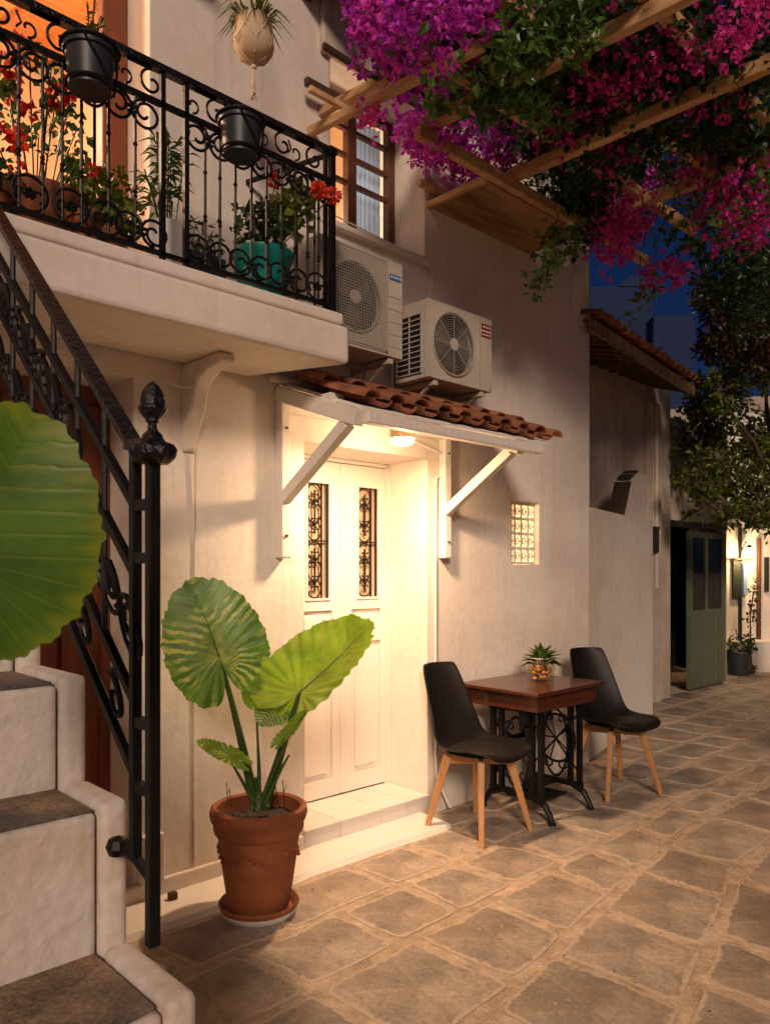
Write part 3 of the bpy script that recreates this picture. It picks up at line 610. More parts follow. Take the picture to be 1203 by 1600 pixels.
# ------------------------------------------------------------------ air conditioners
def ac(name,label,x0,x1,z0,z1,yf,round_grille,side=True):
    t=thing(name,label,'air conditioner',((x0+x1)/2,yf+.12,z0),'air conditioner units on the house wall')
    yb=yf+.24; m=MB()
    W=x1-x0; H=z1-z0
    cx=x0+W*(.38 if round_grille else .40); cz=z0+H*.5; r=min(W*.31,H*.40)
    # front panel with round hole
    n=32; ring=[]; rect=[]
    fx1=x0+W*.80
    m.box(x0,x1,yf+.03,yb,z0,z1); 
    vs=[];
    for k in range(n):
        A=2*PI*k/n; c_,s_=math.cos(A),math.sin(A); vs.append((cx+r*c_,yf,cz+r*s_))
        sc=1e9
        for lim,cmp_ in ((x1-cx,c_),(x0-cx,c_),(z1-cz,s_),(z0-cz,s_)):
            if abs(cmp_)>1e-6 and lim/cmp_>0: sc=min(sc,lim/cmp_)
        vs.append((cx+sc*c_,yf,cz+sc*s_))
    fs=[(2*k,2*((k+1)%n),2*((k+1)%n)+1,2*k+1) for k in range(n)]
    # corner fillers
    m2=MB(); m2.add(vs,fs)
    for (xa,za) in ((x0,z0),(x0,z1),(x1,z0),(x1,z1)):
        best=sorted(range(n),key=lambda k:(Vector(vs[2*k+1])-Vector((xa,yf,za))).length)[:2]
        m2.add([vs[2*best[0]+1],vs[2*best[1]+1],(xa,yf,za)],[(0,1,2)])
    m2.box(x0,x1,yf+.001,yf+.03,z1-.006,z1); m2.box(x0,x1,yf+.001,yf+.03,z0,z0+.006); m2.box(x0,x0+.006,yf+.001,yf+.03,z0+.006,z1-.006); m2.box(x1-.006,x1,yf+.001,yf+.03,z0+.006,z1-.006)
    b=m.build('casing',acwhite,t); m2.build('front_panel',acwhite,t,fix=True)
    m=MB(); m.disc((cx,yf+.0285,cz),r*1.02,32,(0,-1,0)); m.build('fan_recess',acdark,t)
    m=MB()
    for k in range(3):
        A=k*2.094+.4; 
        pts=[(cx+r*.15*math.cos(A-.3),yf+.020,cz+r*.15*math.sin(A-.3)),(cx+r*.85*math.cos(A-.35),yf+.024,cz+r*.85*math.sin(A-.35)),(cx+r*.88*math.cos(A+.5),yf+.010,cz+r*.88*math.sin(A+.5)),(cx+r*.18*math.cos(A+.9),yf+.012,cz+r*.18*math.sin(A+.9))]
        m.add(pts,[(0,1,2,3)])
    m.build('fan_blades',acblade,t,solid=.003)
    m=MB()
    if round_grille:
        for k in range(11):
            rr=r*(.22+.075*k); m.tube([(cx+rr*math.cos(a*PI/16),yf-.004,cz+rr*math.sin(a*PI/16)) for a in range(32)],.0018,4,True)
        for k in range(8):
            A=k*PI/4; m.tube([(cx+r*.2*math.cos(A),yf-.003,cz+r*.2*math.sin(A)),(cx+r*1.0*math.cos(A),yf-.003,cz+r*1.0*math.sin(A))],.002,4)
        m.tube([(cx+r*1.03*math.cos(a*PI/16),yf-.004,cz+r*1.03*math.sin(a*PI/16)) for a in range(32)],.006,6,True)
    else:
        gx0,gx1,gz0,gz1=x0+.012,fx1-.012,z0+.02,z1-.02
        k=gx0
        while k<gx1: m.box(k-.0011,k+.0011,yf-.014,yf-.012,gz0,gz1); k+=.0135
        k=gz0
        while k<gz1: m.box(gx0,gx1,yf-.0118,yf-.0098,k-.0011,k+.0011); k+=.0135
        m.tube([(gx0,yf-.012,gz0),(gx1,yf-.012,gz0),(gx1,yf-.012,gz1),(gx0,yf-.012,gz1)],.004,5,True)
        m.tube([(cx+r*1.0*math.cos(a*PI/16),yf-.004,cz+r*1.0*math.sin(a*PI/16)) for a in range(32)],.006,6,True)
    g=m.build('fan_grille',acgrill,t)
    m=MB(); m.disc((cx,yf-.008,cz),r*.2,20,(0,-1,0)); m.disc((cx,yf-.001,cz),r*.2,20,(0,-1,0)); m.build('fan_hub',acwhite,t)
    m=MB(); m.box(fx1,fx1+.004,yf-.004,yf-.001,z0+.01,z1-.01); m.build('panel_seam',acgrill,t)
    if round_grille:
        a,b_=fx1+W*.03,x1-W*.015
        for za,zc in ((z1-H*.17,z1-H*.09),(z1-H*.27,z1-H*.20)):
            s=MB(); s.box(a,b_,yf-.003,yf-.001,za,zc); q=s.build('sticker',redlab,t)
            w_=MB()
            for j in range(7): w_.box(a+.006+j*(b_-a-.012)/7,a+.006+(j+.7)*(b_-a-.012)/7,yf-.0045,yf-.0035,za+(zc-za)*.35,za+(zc-za)*.65)
            w_.build('sticker_print',mat('print_tone',(.45,.2,.2)) if j<0 else whitelab,q)
        m=MB(); m.box(a,b_,yf-.003,yf-.001,z1-H*.195,z1-H*.175); m.build('sticker',whitelab,t)
        # side louvres
        s=MB(); s.box(x0-.003,x0-.001,yf+.045,yb-.02,z0+.03,z1-.07); sl=s.build('side_vent',acdark,t)
        s=MB()
        nR=11
        for j in range(nR+1):
            z=z0+.03+j*(z1-z0-.10)/nR; s.box(x0-.010,x0-.003,yf+.04,yb-.015,z-.003,z+.003)
        for yy in (yf+.045,(yf+yb)/2+.01,yb-.02): s.box(x0-.009,x0-.0035,yy-.003,yy+.003,z0+.03,z1-.07)
        s.build('vent_bars',acwhite,t)
    else:
        s=MB(); s.box(fx1+W*.03,x1-W*.02,yf-.003,yf-.001,z1-H*.20,z1-H*.14); q=s.build('sticker',bluelab,t)
        w_=MB()
        for j in range(5): w_.box(fx1+W*.04+j*.016,fx1+W*.04+j*.016+.010,yf-.0045,yf-.0035,z1-H*.18,z1-H*.16)
        w_.build('sticker_print',whitelab,q)
        for j in range(5): MB().box(fx1+.006,x1-.004,yf-.002,yf+.0,z0+H*(.1+.13*j),z0+H*(.1+.13*j)+.0025).build('panel_groove',acgrill,t)
    # brackets
    for xx in (x0+.07,x1-.07):
        s=MB(); s.box(xx-.016,xx+.016,yf+.01,2.998,z0-.032,z0-.006); s.box(xx-.016,xx+.016,2.975,2.998,z0-.20,z0-.033); s.bar((xx,yf+.06,z0-.03),(xx,2.98,z0-.17),.02,.012); s.build('bracket',acwhite,t)
    for xx in (x0+.07,x1-.07):
        s=MB(); s.lathe((xx,yf+.08,z0-.006),[(0,0),(.016,0),(.016,.012),(0,.012)],8); s.build('rubber_foot',acdark,t)
    return t
ac1=ac('air_conditioner','smaller outdoor air conditioner with round fan guard and red stickers',2.895,3.415,2.395,2.80,2.70,True)
ac2=ac('air_conditioner','larger outdoor air conditioner with square wire grille and blue sticker beside balcony',2.185,2.712,2.447,2.92,2.705,False)
m=MB(); m.tube([(3.36,2.93,2.40),(3.37,2.97,2.36),(3.35,2.98,2.32),(3.2,2.98,2.33)],.010,6); m.build('refrigerant_pipe',whitepaint,ac1,smooth=True); m=MB(); m.tube([(2.68,2.93,2.44),(2.69,2.98,2.38),(2.5,2.985,2.36),(2.3,2.985,2.37)],.010,6); m.build('refrigerant_pipe',whitepaint,ac2,smooth=True)
m=MB(); m.tube([(3.02,2.86,2.39),(3.03,2.93,2.33),(3.05,2.985,2.31),(3.2,2.985,2.305)],.006,6); m.build('drain_hose',whitepaint,ac1,smooth=True)
# ------------------------------------------------------------------ ironwork helpers
def spiral(c,r0,r1,a0,a1,n=14):
    return [(c[0]+(r0+(r1-r0)*t/n)*math.cos(a0+(a1-a0)*t/n),c[1]+(r0+(r1-r0)*t/n)*math.sin(a0+(a1-a0)*t/n)) for t in range(n+1)]
def plane_tube(mb,pts,toW,r,n=5): mb.tube([toW(u,v) for u,v in pts],r,n)
def heart(mb,toW,cx,zc,s,r,flip=1):
    """a pair of scrolls curling inwards from the rail, with a rosette between"""
    R=s*.52
    for sg in (-1,1):
        pts=[]
        for k in range(27):
            t=k/26; a=PI/2+t*PI*3.3; rr=R*(1-.78*max(0,t-.45)/.55) ; pts.append((cx+sg*(R*1.02)+sg*-1*0+ -sg*rr*math.cos(a)*-1,zc+flip*rr*math.sin(a)))
        plane_tube(mb,pts,toW,r)
    for (u,v) in ((0,0),(0,.16),(.12,.06),(-.12,.06),(.08,-.10),(-.08,-.10)):
        p=toW(cx+u*s*1.3,zc+v*s*1.3); mb.lathe(p,[(0,-s*.09),(s*.08,-s*.045),(s*.095,0),(s*.08,s*.045),(0,s*.09)],6)
def circ(mb,toW,cx,zc,s,r):
    mb.tube([toW(cx+s*math.cos(t*PI/9),zc+s*math.sin(t*PI/9)) for t in range(18)],r,5,True)
    for sg in (-1,1): plane_tube(mb,spiral((cx+sg*s*.42,zc-s*.05),s*.08,s*.42,sg*4.0+(PI if sg<0 else 0),(PI if sg<0 else 0)-sg*1.2,12),toW,r*.9)
    for (u,v) in ((0,0),(0,.25),(.2,.1),(-.2,.1),(.14,-.18),(-.14,-.18)):
        p=toW(cx+u*s,zc+v*s); mb.lathe(p,[(0,-s*.16),(s*.13,-s*.08),(s*.15,0),(s*.13,s*.08),(0,s*.16)],6)
# balcony railing
br=thing('balcony_railing','ornate black wrought iron balcony railing with scrolls above the white slab','railing',(1,2.53,2.5))
YR=2.53; ZB,ZM,ZT=2.52,3.06,3.185
def TW(u,v): return Vector((u,YR,v))
MB().box(-1.5,2.13,YR-.018,YR+.018,ZT-.012,ZT+.012).build('top_rail',ironh,br,bevel=.003)
MB().box(-1.5,2.10,YR-.009,YR+.009,ZM-.009,ZM+.009).build('mid_rail',iron,br)
MB().box(-1.5,2.10,YR-.009,YR+.009,ZB,ZB+.014).build('bottom_rail',iron,br)
MB().box(2.10,2.122,YR-.012,YR+.012,2.495,ZT-.012).build('end_post',iron,br)
MB().box(2.068,2.082,YR-.008,YR+.008,ZB,ZT-.012).build('end_post',iron,br)
xs_b=[-.6,-.5,-.42,-.34,-.25,-.16,-.08,0,.08,.17,.26,.35,.44,.53,.62,.70,.765,.8375,.91,.972,1.035,1.127,1.223,1.325,1.418,1.498,1.561,1.629,1.702,1.774,1.846,1.915,1.98,2.038]
for x in xs_b:
    thick=x in(1.325,1.418,-.08,.53)
    m=MB()
    if thick: m.box(x-.009,x+.009,YR-.009,YR+.009,2.495,ZT-.012)
    else:
        m.tube([(x,YR,ZB+.01),(x,YR,ZM-.01)],.0052,6)
        for z in (2.70,2.715,2.88): m.lathe((x,YR,z),[(.005,-.008),(.009,0),(.005,.008)],6)
    m.build('baluster',iron,br)
# scroll groups between the balusters, mesh shared
def hoop(m):
    heart(m,LT,0,0,.092,.0056,-1)
def shared(fn,name,parent,offs):
    m=MB(); fn(m); src=m.build(name,iron,parent,local=True,smooth=False)
    for i,(x,z) in enumerate(offs):
        o=src if i==0 else inst(src,parent)
        o.location=Vector((x,YR,z))-parent.location
LT=lambda u,v:Vector((u,0,v))
cent=[(a+b)/2 for a,b in zip(xs_b[::2],xs_b[1::2])]
hx=[-.5+.19*i for i in range(10)]+[1.515,1.70,1.885,2.03]
shared(lambda m:heart(m,LT,0,0,.092,.0058),'scroll_pair',br,[(x,ZM-.060) for x in hx])
shared(hoop,'scroll_pair',br,[(x,ZB+.068) for x in (1.245,1.515,1.70,1.885)])
shared(lambda m:circ(m,LT,0,0,.056,.0055),'scroll_circle',br,[(x,ZB+.070) for x in [-.45,-.29,-.13,.04,.21,.4,.57,.73,.87,1.0,1.12,2.03]])
def band(m):
    plane_tube(m,spiral((.045,.0),.010,.050,8.2,PI*.5,22)+[(.0,.05),(-.05,.048)],LT,.0055)
    plane_tube(m,spiral((-.055,-.01),.008,.030,PI+6.6,PI*1.5,14),LT,.0045)
    m.tube([LT(-.09,-.02),LT(-.075,.0),LT(-.09,.03)],.004,5)
shared(band,'band_scroll',br,[(x,(ZM+ZT)/2-.003) for x in (-.45,-.2,.0,.2,.38,.56,.74,.92,1.08,1.24,1.50,1.66,1.81,1.97)])
m=MB(); 
for z in (ZB+.005,ZM,ZT): m.bar((2.115,YR+.013,z),(1.99,2.995,z),.016,.016)
for t in (.2,.4,.6,.8): 
    p=Vector((2.115,YR,0)).lerp(Vector((1.99,2.995,0)),t); m.tube([(p.x,p.y,ZB),(p.x,p.y,ZM)],.005,6)
m.build('side_return',iron,br)
# ------------------------------------------------------------------ pots hanging on balcony railing
def potmesh(mb,c,rt,rb,h,rim=.012,rh=.03,n=28):
    mb.lathe(c,[(0,0),(rb,0),(rt-rim*.6,h-rh),(rt,h-rh),(rt+rim*.3,h-rh*.4),(rt,h),(rt-rim,h),(rt-rim*1.2,h-rh),(rt-rim*1.6,h-rh*1.2)],n)
def railpot(name,label,x,group):
    t=thing(name,label,'flower pot',(x,2.425,2.93),group)
    m=MB(); potmesh(m,(x,2.425,2.93),.083,.064,.145); m.build('pot_body',potblack,t,smooth=True)
    m=MB(); m.disc((x,2.425,3.058),.070,20); m.build('soil',soil,t)
    m=MB(); 
    for z,r in ((3.063,.090),(2.945,.074)): m.tube([(x+r*math.cos(a*PI/12),2.425+r*math.sin(a*PI/12),z) for a in range(24)],.0045,5,True)
    for a in (-2.2,-.95): m.tube([(x+.090*math.cos(a),2.425+.090*math.sin(a),3.063),(x+.081*math.cos(a+.5),2.425+.081*math.sin(a+.5),3.0),(x+.081*math.cos(a+1.0),2.425+.082*math.sin(a+1.0),2.945)],.004,5)
    m.tube([(x,2.52,3.063),(x,2.535,3.19)],.005,5); m.build('pot_holder',iron,t)
    return t
p1=railpot('hanging_pot','dark plastic pot in a ring holder on the railing, nearest the lit balcony door',1.02,'dark pots on the balcony railing')
p2=railpot('hanging_pot','dark plastic pot in a ring holder on the railing, beside the railing corner',1.585,'dark pots on the balcony railing')
def sprigs(parent,c,n,h,spread,mt,L=.03,name='stem'):
    ms=MB(); ml=MB(); c=Vector(c)
    for i in range(n):
        a=random.uniform(0,2*PI); s=random.uniform(.2,1)*spread; tip=c+Vector((math.cos(a)*s,math.sin(a)*s,h*random.uniform(.5,1)))
        mid=c.lerp(tip,.5)+Vector((0,0,h*.1)); ms.tube([c+Vector((math.cos(a),math.sin(a),0))*.02,mid,tip],.0022,4)
        for k in range(7):
            t=.25+.75*k/6; p=c.lerp(mid,t*2) if t<.5 else mid.lerp(tip,t*2-1); d=rdir(); d.z+=.3; leaf(ml,p,d,rdir(),L*random.uniform(.7,1.3),L*.35)
    ms.build(name,lf_dark,parent); ml.build('foliage',mt,parent)
sprigs(p1,(1.02,2.425,3.03),7,.22,.07,lf_mid,.028); sprigs(p2,(1.585,2.425,3.03),3,.09,.03,lf_mid,.02)
# ------------------------------------------------------------------ plants standing on the balcony
ZF=2.507
t=thing('terracotta_bowl_plant','wide terracotta bowl of red flowered plants behind the left railing','potted plant',(.95,2.78,ZF))
m=MB(); m.lathe((.98,2.78,ZF),[(0,0),(.10,0),(.15,.06),(.165,.15),(.175,.16),(.175,.19),(.15,.19),(.148,.15)],28); m.build('pot_body',terra,t,smooth=True)
MB().disc((.98,2.78,ZF+.16),.15,20).build('soil',soil,t)
m=MB(); f=MB(); s=MB()
for i in range(22):
    a=random.uniform(0,2*PI); tip=Vector((.98+math.cos(a)*random.uniform(.03,.22),2.78+math.sin(a)*.16,ZF+random.uniform(.25,.60)))
    s.tube([(.98+math.cos(a)*.04,2.78+math.sin(a)*.04,ZF+.15),tip],.003,4)
    scatter(m,tip,(.05,.05,.05),16,.035,.022)
    if i%4==0: q=MB(); ball_flower(q,tip+Vector((0,-.03,.04)),.03,26,.030); q.build('flower_head',fl_red,t,fix=False)
m.build('foliage',lf_mid,t); s.build('stem',lf_dark,t)
t=thing('geranium_bush','yellow green geranium in clay pot left of the white cylinder pot','potted plant',(1.20,2.72,ZF))
m=MB(); potmesh(m,(1.20,2.76,ZF),.08,.06,.13); m.build('pot_body',terra,t,smooth=True); MB().disc((1.20,2.76,ZF+.10),.07,16).build('soil',soil,t)
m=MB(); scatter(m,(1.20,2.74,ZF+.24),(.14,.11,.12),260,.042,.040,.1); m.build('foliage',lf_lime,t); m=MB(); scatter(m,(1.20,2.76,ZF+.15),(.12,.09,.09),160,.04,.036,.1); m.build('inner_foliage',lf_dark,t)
m=MB(); ball_flower(m,(1.13,2.66,ZF+.30),.018,24,.02); m.build('red_flower',fl_red,t)
t=thing('tall_flowering_shrub','tall shrub with pink flowers in front of the lit balcony doorway','potted plant',(.72,2.75,ZF))
m=MB(); potmesh(m,(.70,2.78,ZF),.10,.075,.17); m.build('pot_body',bluepot,t,smooth=True); MB().disc((.70,2.78,ZF+.14),.09,16).build('soil',soil,t)
m=MB(); s=MB(); f=MB(); fo=MB()
for i in range(26):
    a=random.uniform(0,2*PI); r=random.uniform(.05,.28); h=random.uniform(.3,.85); b=Vector((.70+math.cos(a)*.04,2.78+math.sin(a)*.04,ZF+.14)); tip=Vector((.66+math.cos(a)*r,2.78+math.sin(a)*r*.6,ZF+h)); md=b.lerp(tip,.5)+rdir()*.03
    s.tube([b,md,tip],.0035,4,r2=.0015)
    for k in range(26):
        p=b.lerp(tip,random.uniform(.3,1.0))+rdir()*.035; leaf(m,p,rdir(),rdir(),random.uniform(.03,.05),.028)
    if h>.55: 
        for k in range(9): flower3(f,tip+rdir()*.045,.028)
for i in range(5): 
    c_=Vector((.9+random.uniform(-.10,.15),2.68+random.uniform(-.05,.05),ZF+random.uniform(.28,.42)))
    q=MB(); ball_flower(q,c_,.016,14,.034); q.build('flower_head',fl_red,t,fix=False)
m.build('foliage',lf_mid,t); s.build('stem',lf_dark,t); f.build('pink_flowers',fl_pink,t)['kind']='stuff'
t=thing('white_cylinder_pot_plant','leafy lily in a tall white cylinder pot between two railing posts','potted plant',(1.45,2.74,ZF))
m=MB(); m.lathe((1.45,2.74,ZF),[(0,0),(.072,0),(.078,.01),(.078,.225),(.071,.225),(.07,.2),(0,.2)],28); m.build('pot_body',potwhite,t,smooth=True); MB().disc((1.45,2.74,ZF+.205),.07,20).build('soil',soil,t)
m=MB(); s=MB()
for i in range(9):
    a=random.uniform(0,2*PI); r=random.uniform(.02,.13); b=Vector((1.45+math.cos(a)*.03,2.74+math.sin(a)*.03,ZF+.2)); tip=Vector((1.44+math.cos(a)*r,2.74+math.sin(a)*r,ZF+random.uniform(.36,.62))); s.tube([b,b.lerp(tip,.5)+Vector((0,0,.02)),tip],.003,4)
    for k in range(18):
        p=b.lerp(tip,random.uniform(.35,1)); A=random.uniform(0,2*PI); leaf(m,p,Vector((math.cos(A),math.sin(A),random.uniform(-.1,.5))),Vector((0,0,1)),random.uniform(.06,.09),.016,.3)
m.build('foliage',lf_mid,t); s.build('stem',lf_dark,t)
t=thing('teal_pot_geranium','red geranium in a teal plastic pot at the railing corner','potted plant',(1.86,2.72,ZF))
c_=(1.875,2.70,ZF); m=MB(); m.lathe(c_,[(0,0),(.092,0),(.098,.02),(.118,.19),(.128,.20),(.130,.225),(.118,.225),(.112,.19)],28); m.build('pot_body',teal,t,smooth=True); MB().disc((c_[0],c_[1],ZF+.2),.11,20).build('soil',soil,t)
m=MB(); m2=MB(); f=MB(); s=MB()
scatter(m,(1.85,2.68,ZF+.33),(.13,.10,.10),170,.045,.042,.0); scatter(m2,(1.96,2.60,ZF+.40),(.09,.06,.08),60,.055,.052,.0)
for q in ((498,297),(521,305)):
    pp=P(q[0],q[1],Y=2.49); g_=MB(); ball_flower(g_,pp,.030,70,.026); g_.build('flower_head',fl_coral,t,fix=False); s.tube([(1.9,2.68,ZF+.22),pp],.003,4)
for q in ((430,283),(470,300)): pp=P(q[0],q[1],Y=2.72); g_=MB(); ball_flower(g_,pp,.024,40,.026); g_.build('flower_head',fl_coral,t,fix=False); s.tube([(1.88,2.7,ZF+.22),pp],.003,4)
m.build('foliage',lf_mid,t); m2.build('yellow_foliage',lf_lime,t); s.build('stem',lf_mid,t)
t=thing('grey_box_planter','dark grey square planter of thin leaves behind the railing','potted plant',(1.66,2.84,ZF))
m=MB(); m.box(1.58,1.76,2.80,2.93,ZF,ZF+.20); m.build('planter_body',potblack,t,bevel=.006); m=MB(); scatter(m,(1.67,2.86,ZF+.28),(.10,.06,.10),70,.07,.012); m.build('foliage',lf_dark,t)
t=thing('brown_clay_pot','low round brown clay pot behind railing left of geranium','flower pot',(1.10,2.64,ZF)); m=MB(); potmesh(m,(1.085,2.62,ZF),.062,.05,.12); m.build('pot_body',terra,t,smooth=True)
t=thing('small_clay_pot','small empty clay pot at the foot of the railing under the first hanging pot','flower pot',(.82,2.64,ZF)); m=MB(); potmesh(m,(.80,2.66,ZF),.065,.05,.13); m.build('pot_body',terra,t,smooth=True); m=MB(); scatter(m,(.80,2.66,ZF+.2),(.09,.06,.08),90,.03,.02); m.build('foliage',lf_dark,t)
# macrame hanging planter
hp=P(397,60,Y=2.62); t=thing('macrame_hanging_planter','cream clay pot hanging in knotted cord with spider plant','hanging planter',(hp.x,hp.y,hp.z-.1))
c_=Vector((hp.x,hp.y,hp.z-.095)); m=MB(); m.lathe(c_,[(0,0),(.035,.002),(.065,.022),(.080,.055),(.082,.085),(.074,.10),(.070,.125),(.069,.165),(.062,.165),(.062,.13)],28); m.build('pot_body',potbeige,t,smooth=True); MB().disc(c_+Vector((0,0,.15)),.062,20).build('soil',soil,t)
m=MB(); knots=[]
for k in range(6):
    a=k*PI/3; b_=a+PI/6
    for sg in (-1,1):
        m.tube([c_+Vector((0,0,-.015)),c_+Vector((.05*math.cos(a),.05*math.sin(a),.008)),c_+Vector((.086*math.cos(a+.1*sg),.086*math.sin(a+.1*sg),.06)),c_+Vector((.078*math.cos(a+sg*PI/6),.078*math.sin(a+sg*PI/6),.11)),c_+Vector((.074*math.cos(a+sg*PI/6*.3),.074*math.sin(a+sg*PI/6*.3),.165))],.0025,4)
    m.tube([c_+Vector((.074*math.cos(a),.074*math.sin(a),.165)),c_+Vector((.02*math.cos(a),.02*math.sin(a),.42)),c_+Vector((0,0,.62))],.0022,4)
for k in range(9):
    m.tube([c_+Vector((0,0,-.01)),c_+Vector((random.gauss(0,.004),random.gauss(0,.004),-.06)),c_+Vector((random.gauss(0,.006),random.gauss(0,.006),-.12)),c_+Vector((random.gauss(0,.011),random.gauss(0,.011),-.148))],.0026,4)
m.lathe(c_+Vector((0,0,-.022)),[(0,-.010),(.012,-.005),(.012,.005),(0,.010)],8); m.lathe(c_+Vector((0,0,-.125)),[(0,-.006),(.011,-.003),(.011,.003),(0,.006)],8)
m.tube([c_+Vector((0,0,.62)),c_+Vector((0,.3,1.0)),c_+Vector((0,.38,1.2))],.004,5)
m.build('cord',rope,t)
m=MB()
for i in range(110):
    a=random.uniform(0,2*PI); b=c_+Vector((.03*math.cos(a),.03*math.sin(a),.155)); l=random.uniform(.06,.15); d=Vector((math.cos(a),math.sin(a),0)); up_=random.uniform(.2,1.1)
    q1=b+d*l*.5+Vector((0,0,l*up_*.6)); q2=b+d*l+Vector((0,0,l*(up_*.6-.5)))
    s_=Vector((-d.y,d.x,0))*.0042
    m.add([b-s_*.5,b+s_*.5,q1+s_,q1-s_,q2],[(0,1,2,3),(3,2,4)])
m.build('foliage',lf_lime,t)
# ------------------------------------------------------------------ staircase
stairs=thing('stone_staircase','whitewashed staircase with grey stone treads and rounded side kerb','staircase',(.1,1.4,0))
XS=.70
fronts=[(.45,.15),(.70,.40),(1.217,.656),(1.488,.939),(1.69,1.168),(1.96,1.42),(2.22,1.67),(2.47,1.90),(2.72,2.12)]
fronts[0]=(.42,.14); fronts[1]=(.84,.40)
for i,(y,z) in enumerate(fronts):
    ye=fronts[i+1][0]-.002 if i+1<len(fronts) else 2.97
    if i+1<len(fronts) : pass
    s=MB(); s.box(-.6,XS-.062,y,ye-.002,0 if i<3 else z-.35,z-.020); st_=s.build('step',stairplaster,stairs,bevel=.008)
    # stone tread with a rough edge
    n=14; m=MB(); top=[];
    for k in range(n+1):
        x=-.6+(XS-.066+.6)*k/n; top.append((x,y+.012+random.gauss(0,.005)))
    poly=[(x,yy,0) for x,yy in top]+[(XS-.064,ye+.018,0),(-.6,ye+.018,0)]
    m.prism(poly,(0,0,z-.0198),(0,0,z-.012)); m.build('tread',treadm,st_,bevel=.003)
    c=MB(); z0=0 if i<9 else z-.4
    c.box(XS-.056,XS,y-.012,ye-.012,max(0,0),z); c.build('side_kerb',stairplaster,stairs,bevel=.014)
# ------------------------------------------------------------------ stair railing
sr=thing('stair_railing','black wrought iron stair railing with acorn finial on the newel post','railing',(.66,1.31,.66))
XR=.665
def nb(px,py): return P(px,py,X=XR)
yn1=nb(239,900).y; yn2=nb(212,900).y
zt_=nb(239,700).z; zb_=nb(239,1478).z
MB().box(XR-.0108,XR+.0108,yn1-.0108,yn1+.0108,zb_,zt_).build('newel_post',iron,sr,bevel=.002)
z2b=nb(212,1345).z
MB().box(XR-.0095,XR+.0095,yn2-.0095,yn2+.0095,z2b,nb(212,703).z).build('inner_post',iron,sr,bevel=.002)
for yy in (789,872,1130,1232): 
    z=nb(225,yy).z; MB().box(XR-.008,XR+.008,yn1+.013,yn2-.012,z-.010,z+.010).build('link_bar',iron,sr)
z=nb(212,1340).z
m=MB(); m.tube([(XR,yn1+.01,z-.02),(XR,yn2,z),(XR-.01,yn2+.05,z+.01)],.011,6); m.lathe((XR-.01,yn2+.052,z+.01),[(0,-.022),(.018,-.015),(.024,0),(.018,.015),(0,.022)],10); m.build('wall_anchor',iron,sr)
# cap + finial
m=MB(); n=32; zc=zt_
prof=[(.036,-.028),(.050,-.018),(.054,-.004),(.046,.006),(.030,.012),(.024,.018),(.022,.024),(.012,.032),(.010,.044),(.016,.048),(.016,.052),(.022,.058),(.029,.066),(.031,.070),(.031,.074),(.026,.078),(.0265,.088),(.024,.100),(.016,.112),(.006,.120),(0,.123)]
vs=[];fs=[]
for i,(r,h) in enumerate(prof):
    for k in range(n):
        A=2*PI*k/n; rr=r*.80*(1+(.07*math.cos(8*A) if h<0.01 else (.05*math.cos(10*A) if h>.055 and h<.11 else 0)))
        vs.append((XR+rr*math.cos(A),yn1+rr*math.sin(A),zc+h))
for i in range(len(prof)-1):
    for k in range(n): fs.append((i*n+k,i*n+(k+1)%n,(i+1)*n+(k+1)%n,(i+1)*n+k))
fs.append(tuple(range(n-1,-1,-1)))
m.add(vs,fs); m.build('acorn_finial',ironh,sr,smooth=True)
# rails
sl=.89; ytop=2.46
def rail(y_at,ztop,w,h,name,ye=ytop,mt=iron): 
    a=Vector((XR,y_at,ztop)); b=Vector((XR,ye,ztop+(ye-y_at)*sl)); m=MB(); m.bar(a,b,w,h); return m.build(name,mt,sr,bevel=.002)
zr=[nb(214,v).z for v in (697,789,896,1097,1211)]
y0r=yn2
MB().bar((XR,yn1,zr[0]-.004),(XR,yn2+.006,zr[0]+.002),.046,.02).build('handrail_foot',ironh,sr,bevel=.003)
rail(y0r,zr[0],.034,.015,'handrail',mt=ironh)
for k in (1,2,3,4): rail(y0r,zr[k],.016,.018,'sloping_rail')
def SW(u,v):  # u along Y from newel, v height above the rail-3 line, sheared with the stairs
    return Vector((XR,y0r+u,zr[2]+u*sl+v))
for k in range(1,8):
    u=k*.135; m=MB(); 
    m.tube([(XR,y0r+u,zr[3]+u*sl),(XR,y0r+u,zr[0]+u*sl-.01)],.0065,6)
    m.build('baluster',iron,sr)
hsrc=MB(); 
def SWl(u,v): return Vector((0,u,u*sl+v))
heart(hsrc,SWl,0,.0,.085,.0058); hs=hsrc.build('scroll_pair',iron,sr,local=True)
for i in range(7):
    o=hs if i==0 else inst(hs,sr)
    u=.0675+i*.135; o.location=Vector((XR,y0r+u,zr[2]+u*sl-.12))-sr.location
m=MB(); plane_tube(m,spiral((0,0),.010,.04,6.5,1.2,16),SWl,.0065); plane_tube(m,[(.015,.04),(.0,.055),(-.02,.06)],SWl,.0065); hk=m.build('hook_scroll',iron,sr,local=True)
for i in range(6):
    o=hk if i==0 else inst(hk,sr)
    u=.09+i*.15; o.location=Vector((XR,y0r+u,zr[4]+u*sl+.055))-sr.location
m=MB(); heart(m,SWl,0,0,.10,.007); h2=m.build('scroll_pair',iron,sr,local=True)
for i in range(5):
    o=h2 if i==0 else inst(h2,sr); u=.36+i*.16; o.location=Vector((XR,y0r+u,zr[1]+u*sl-.09))-sr.location
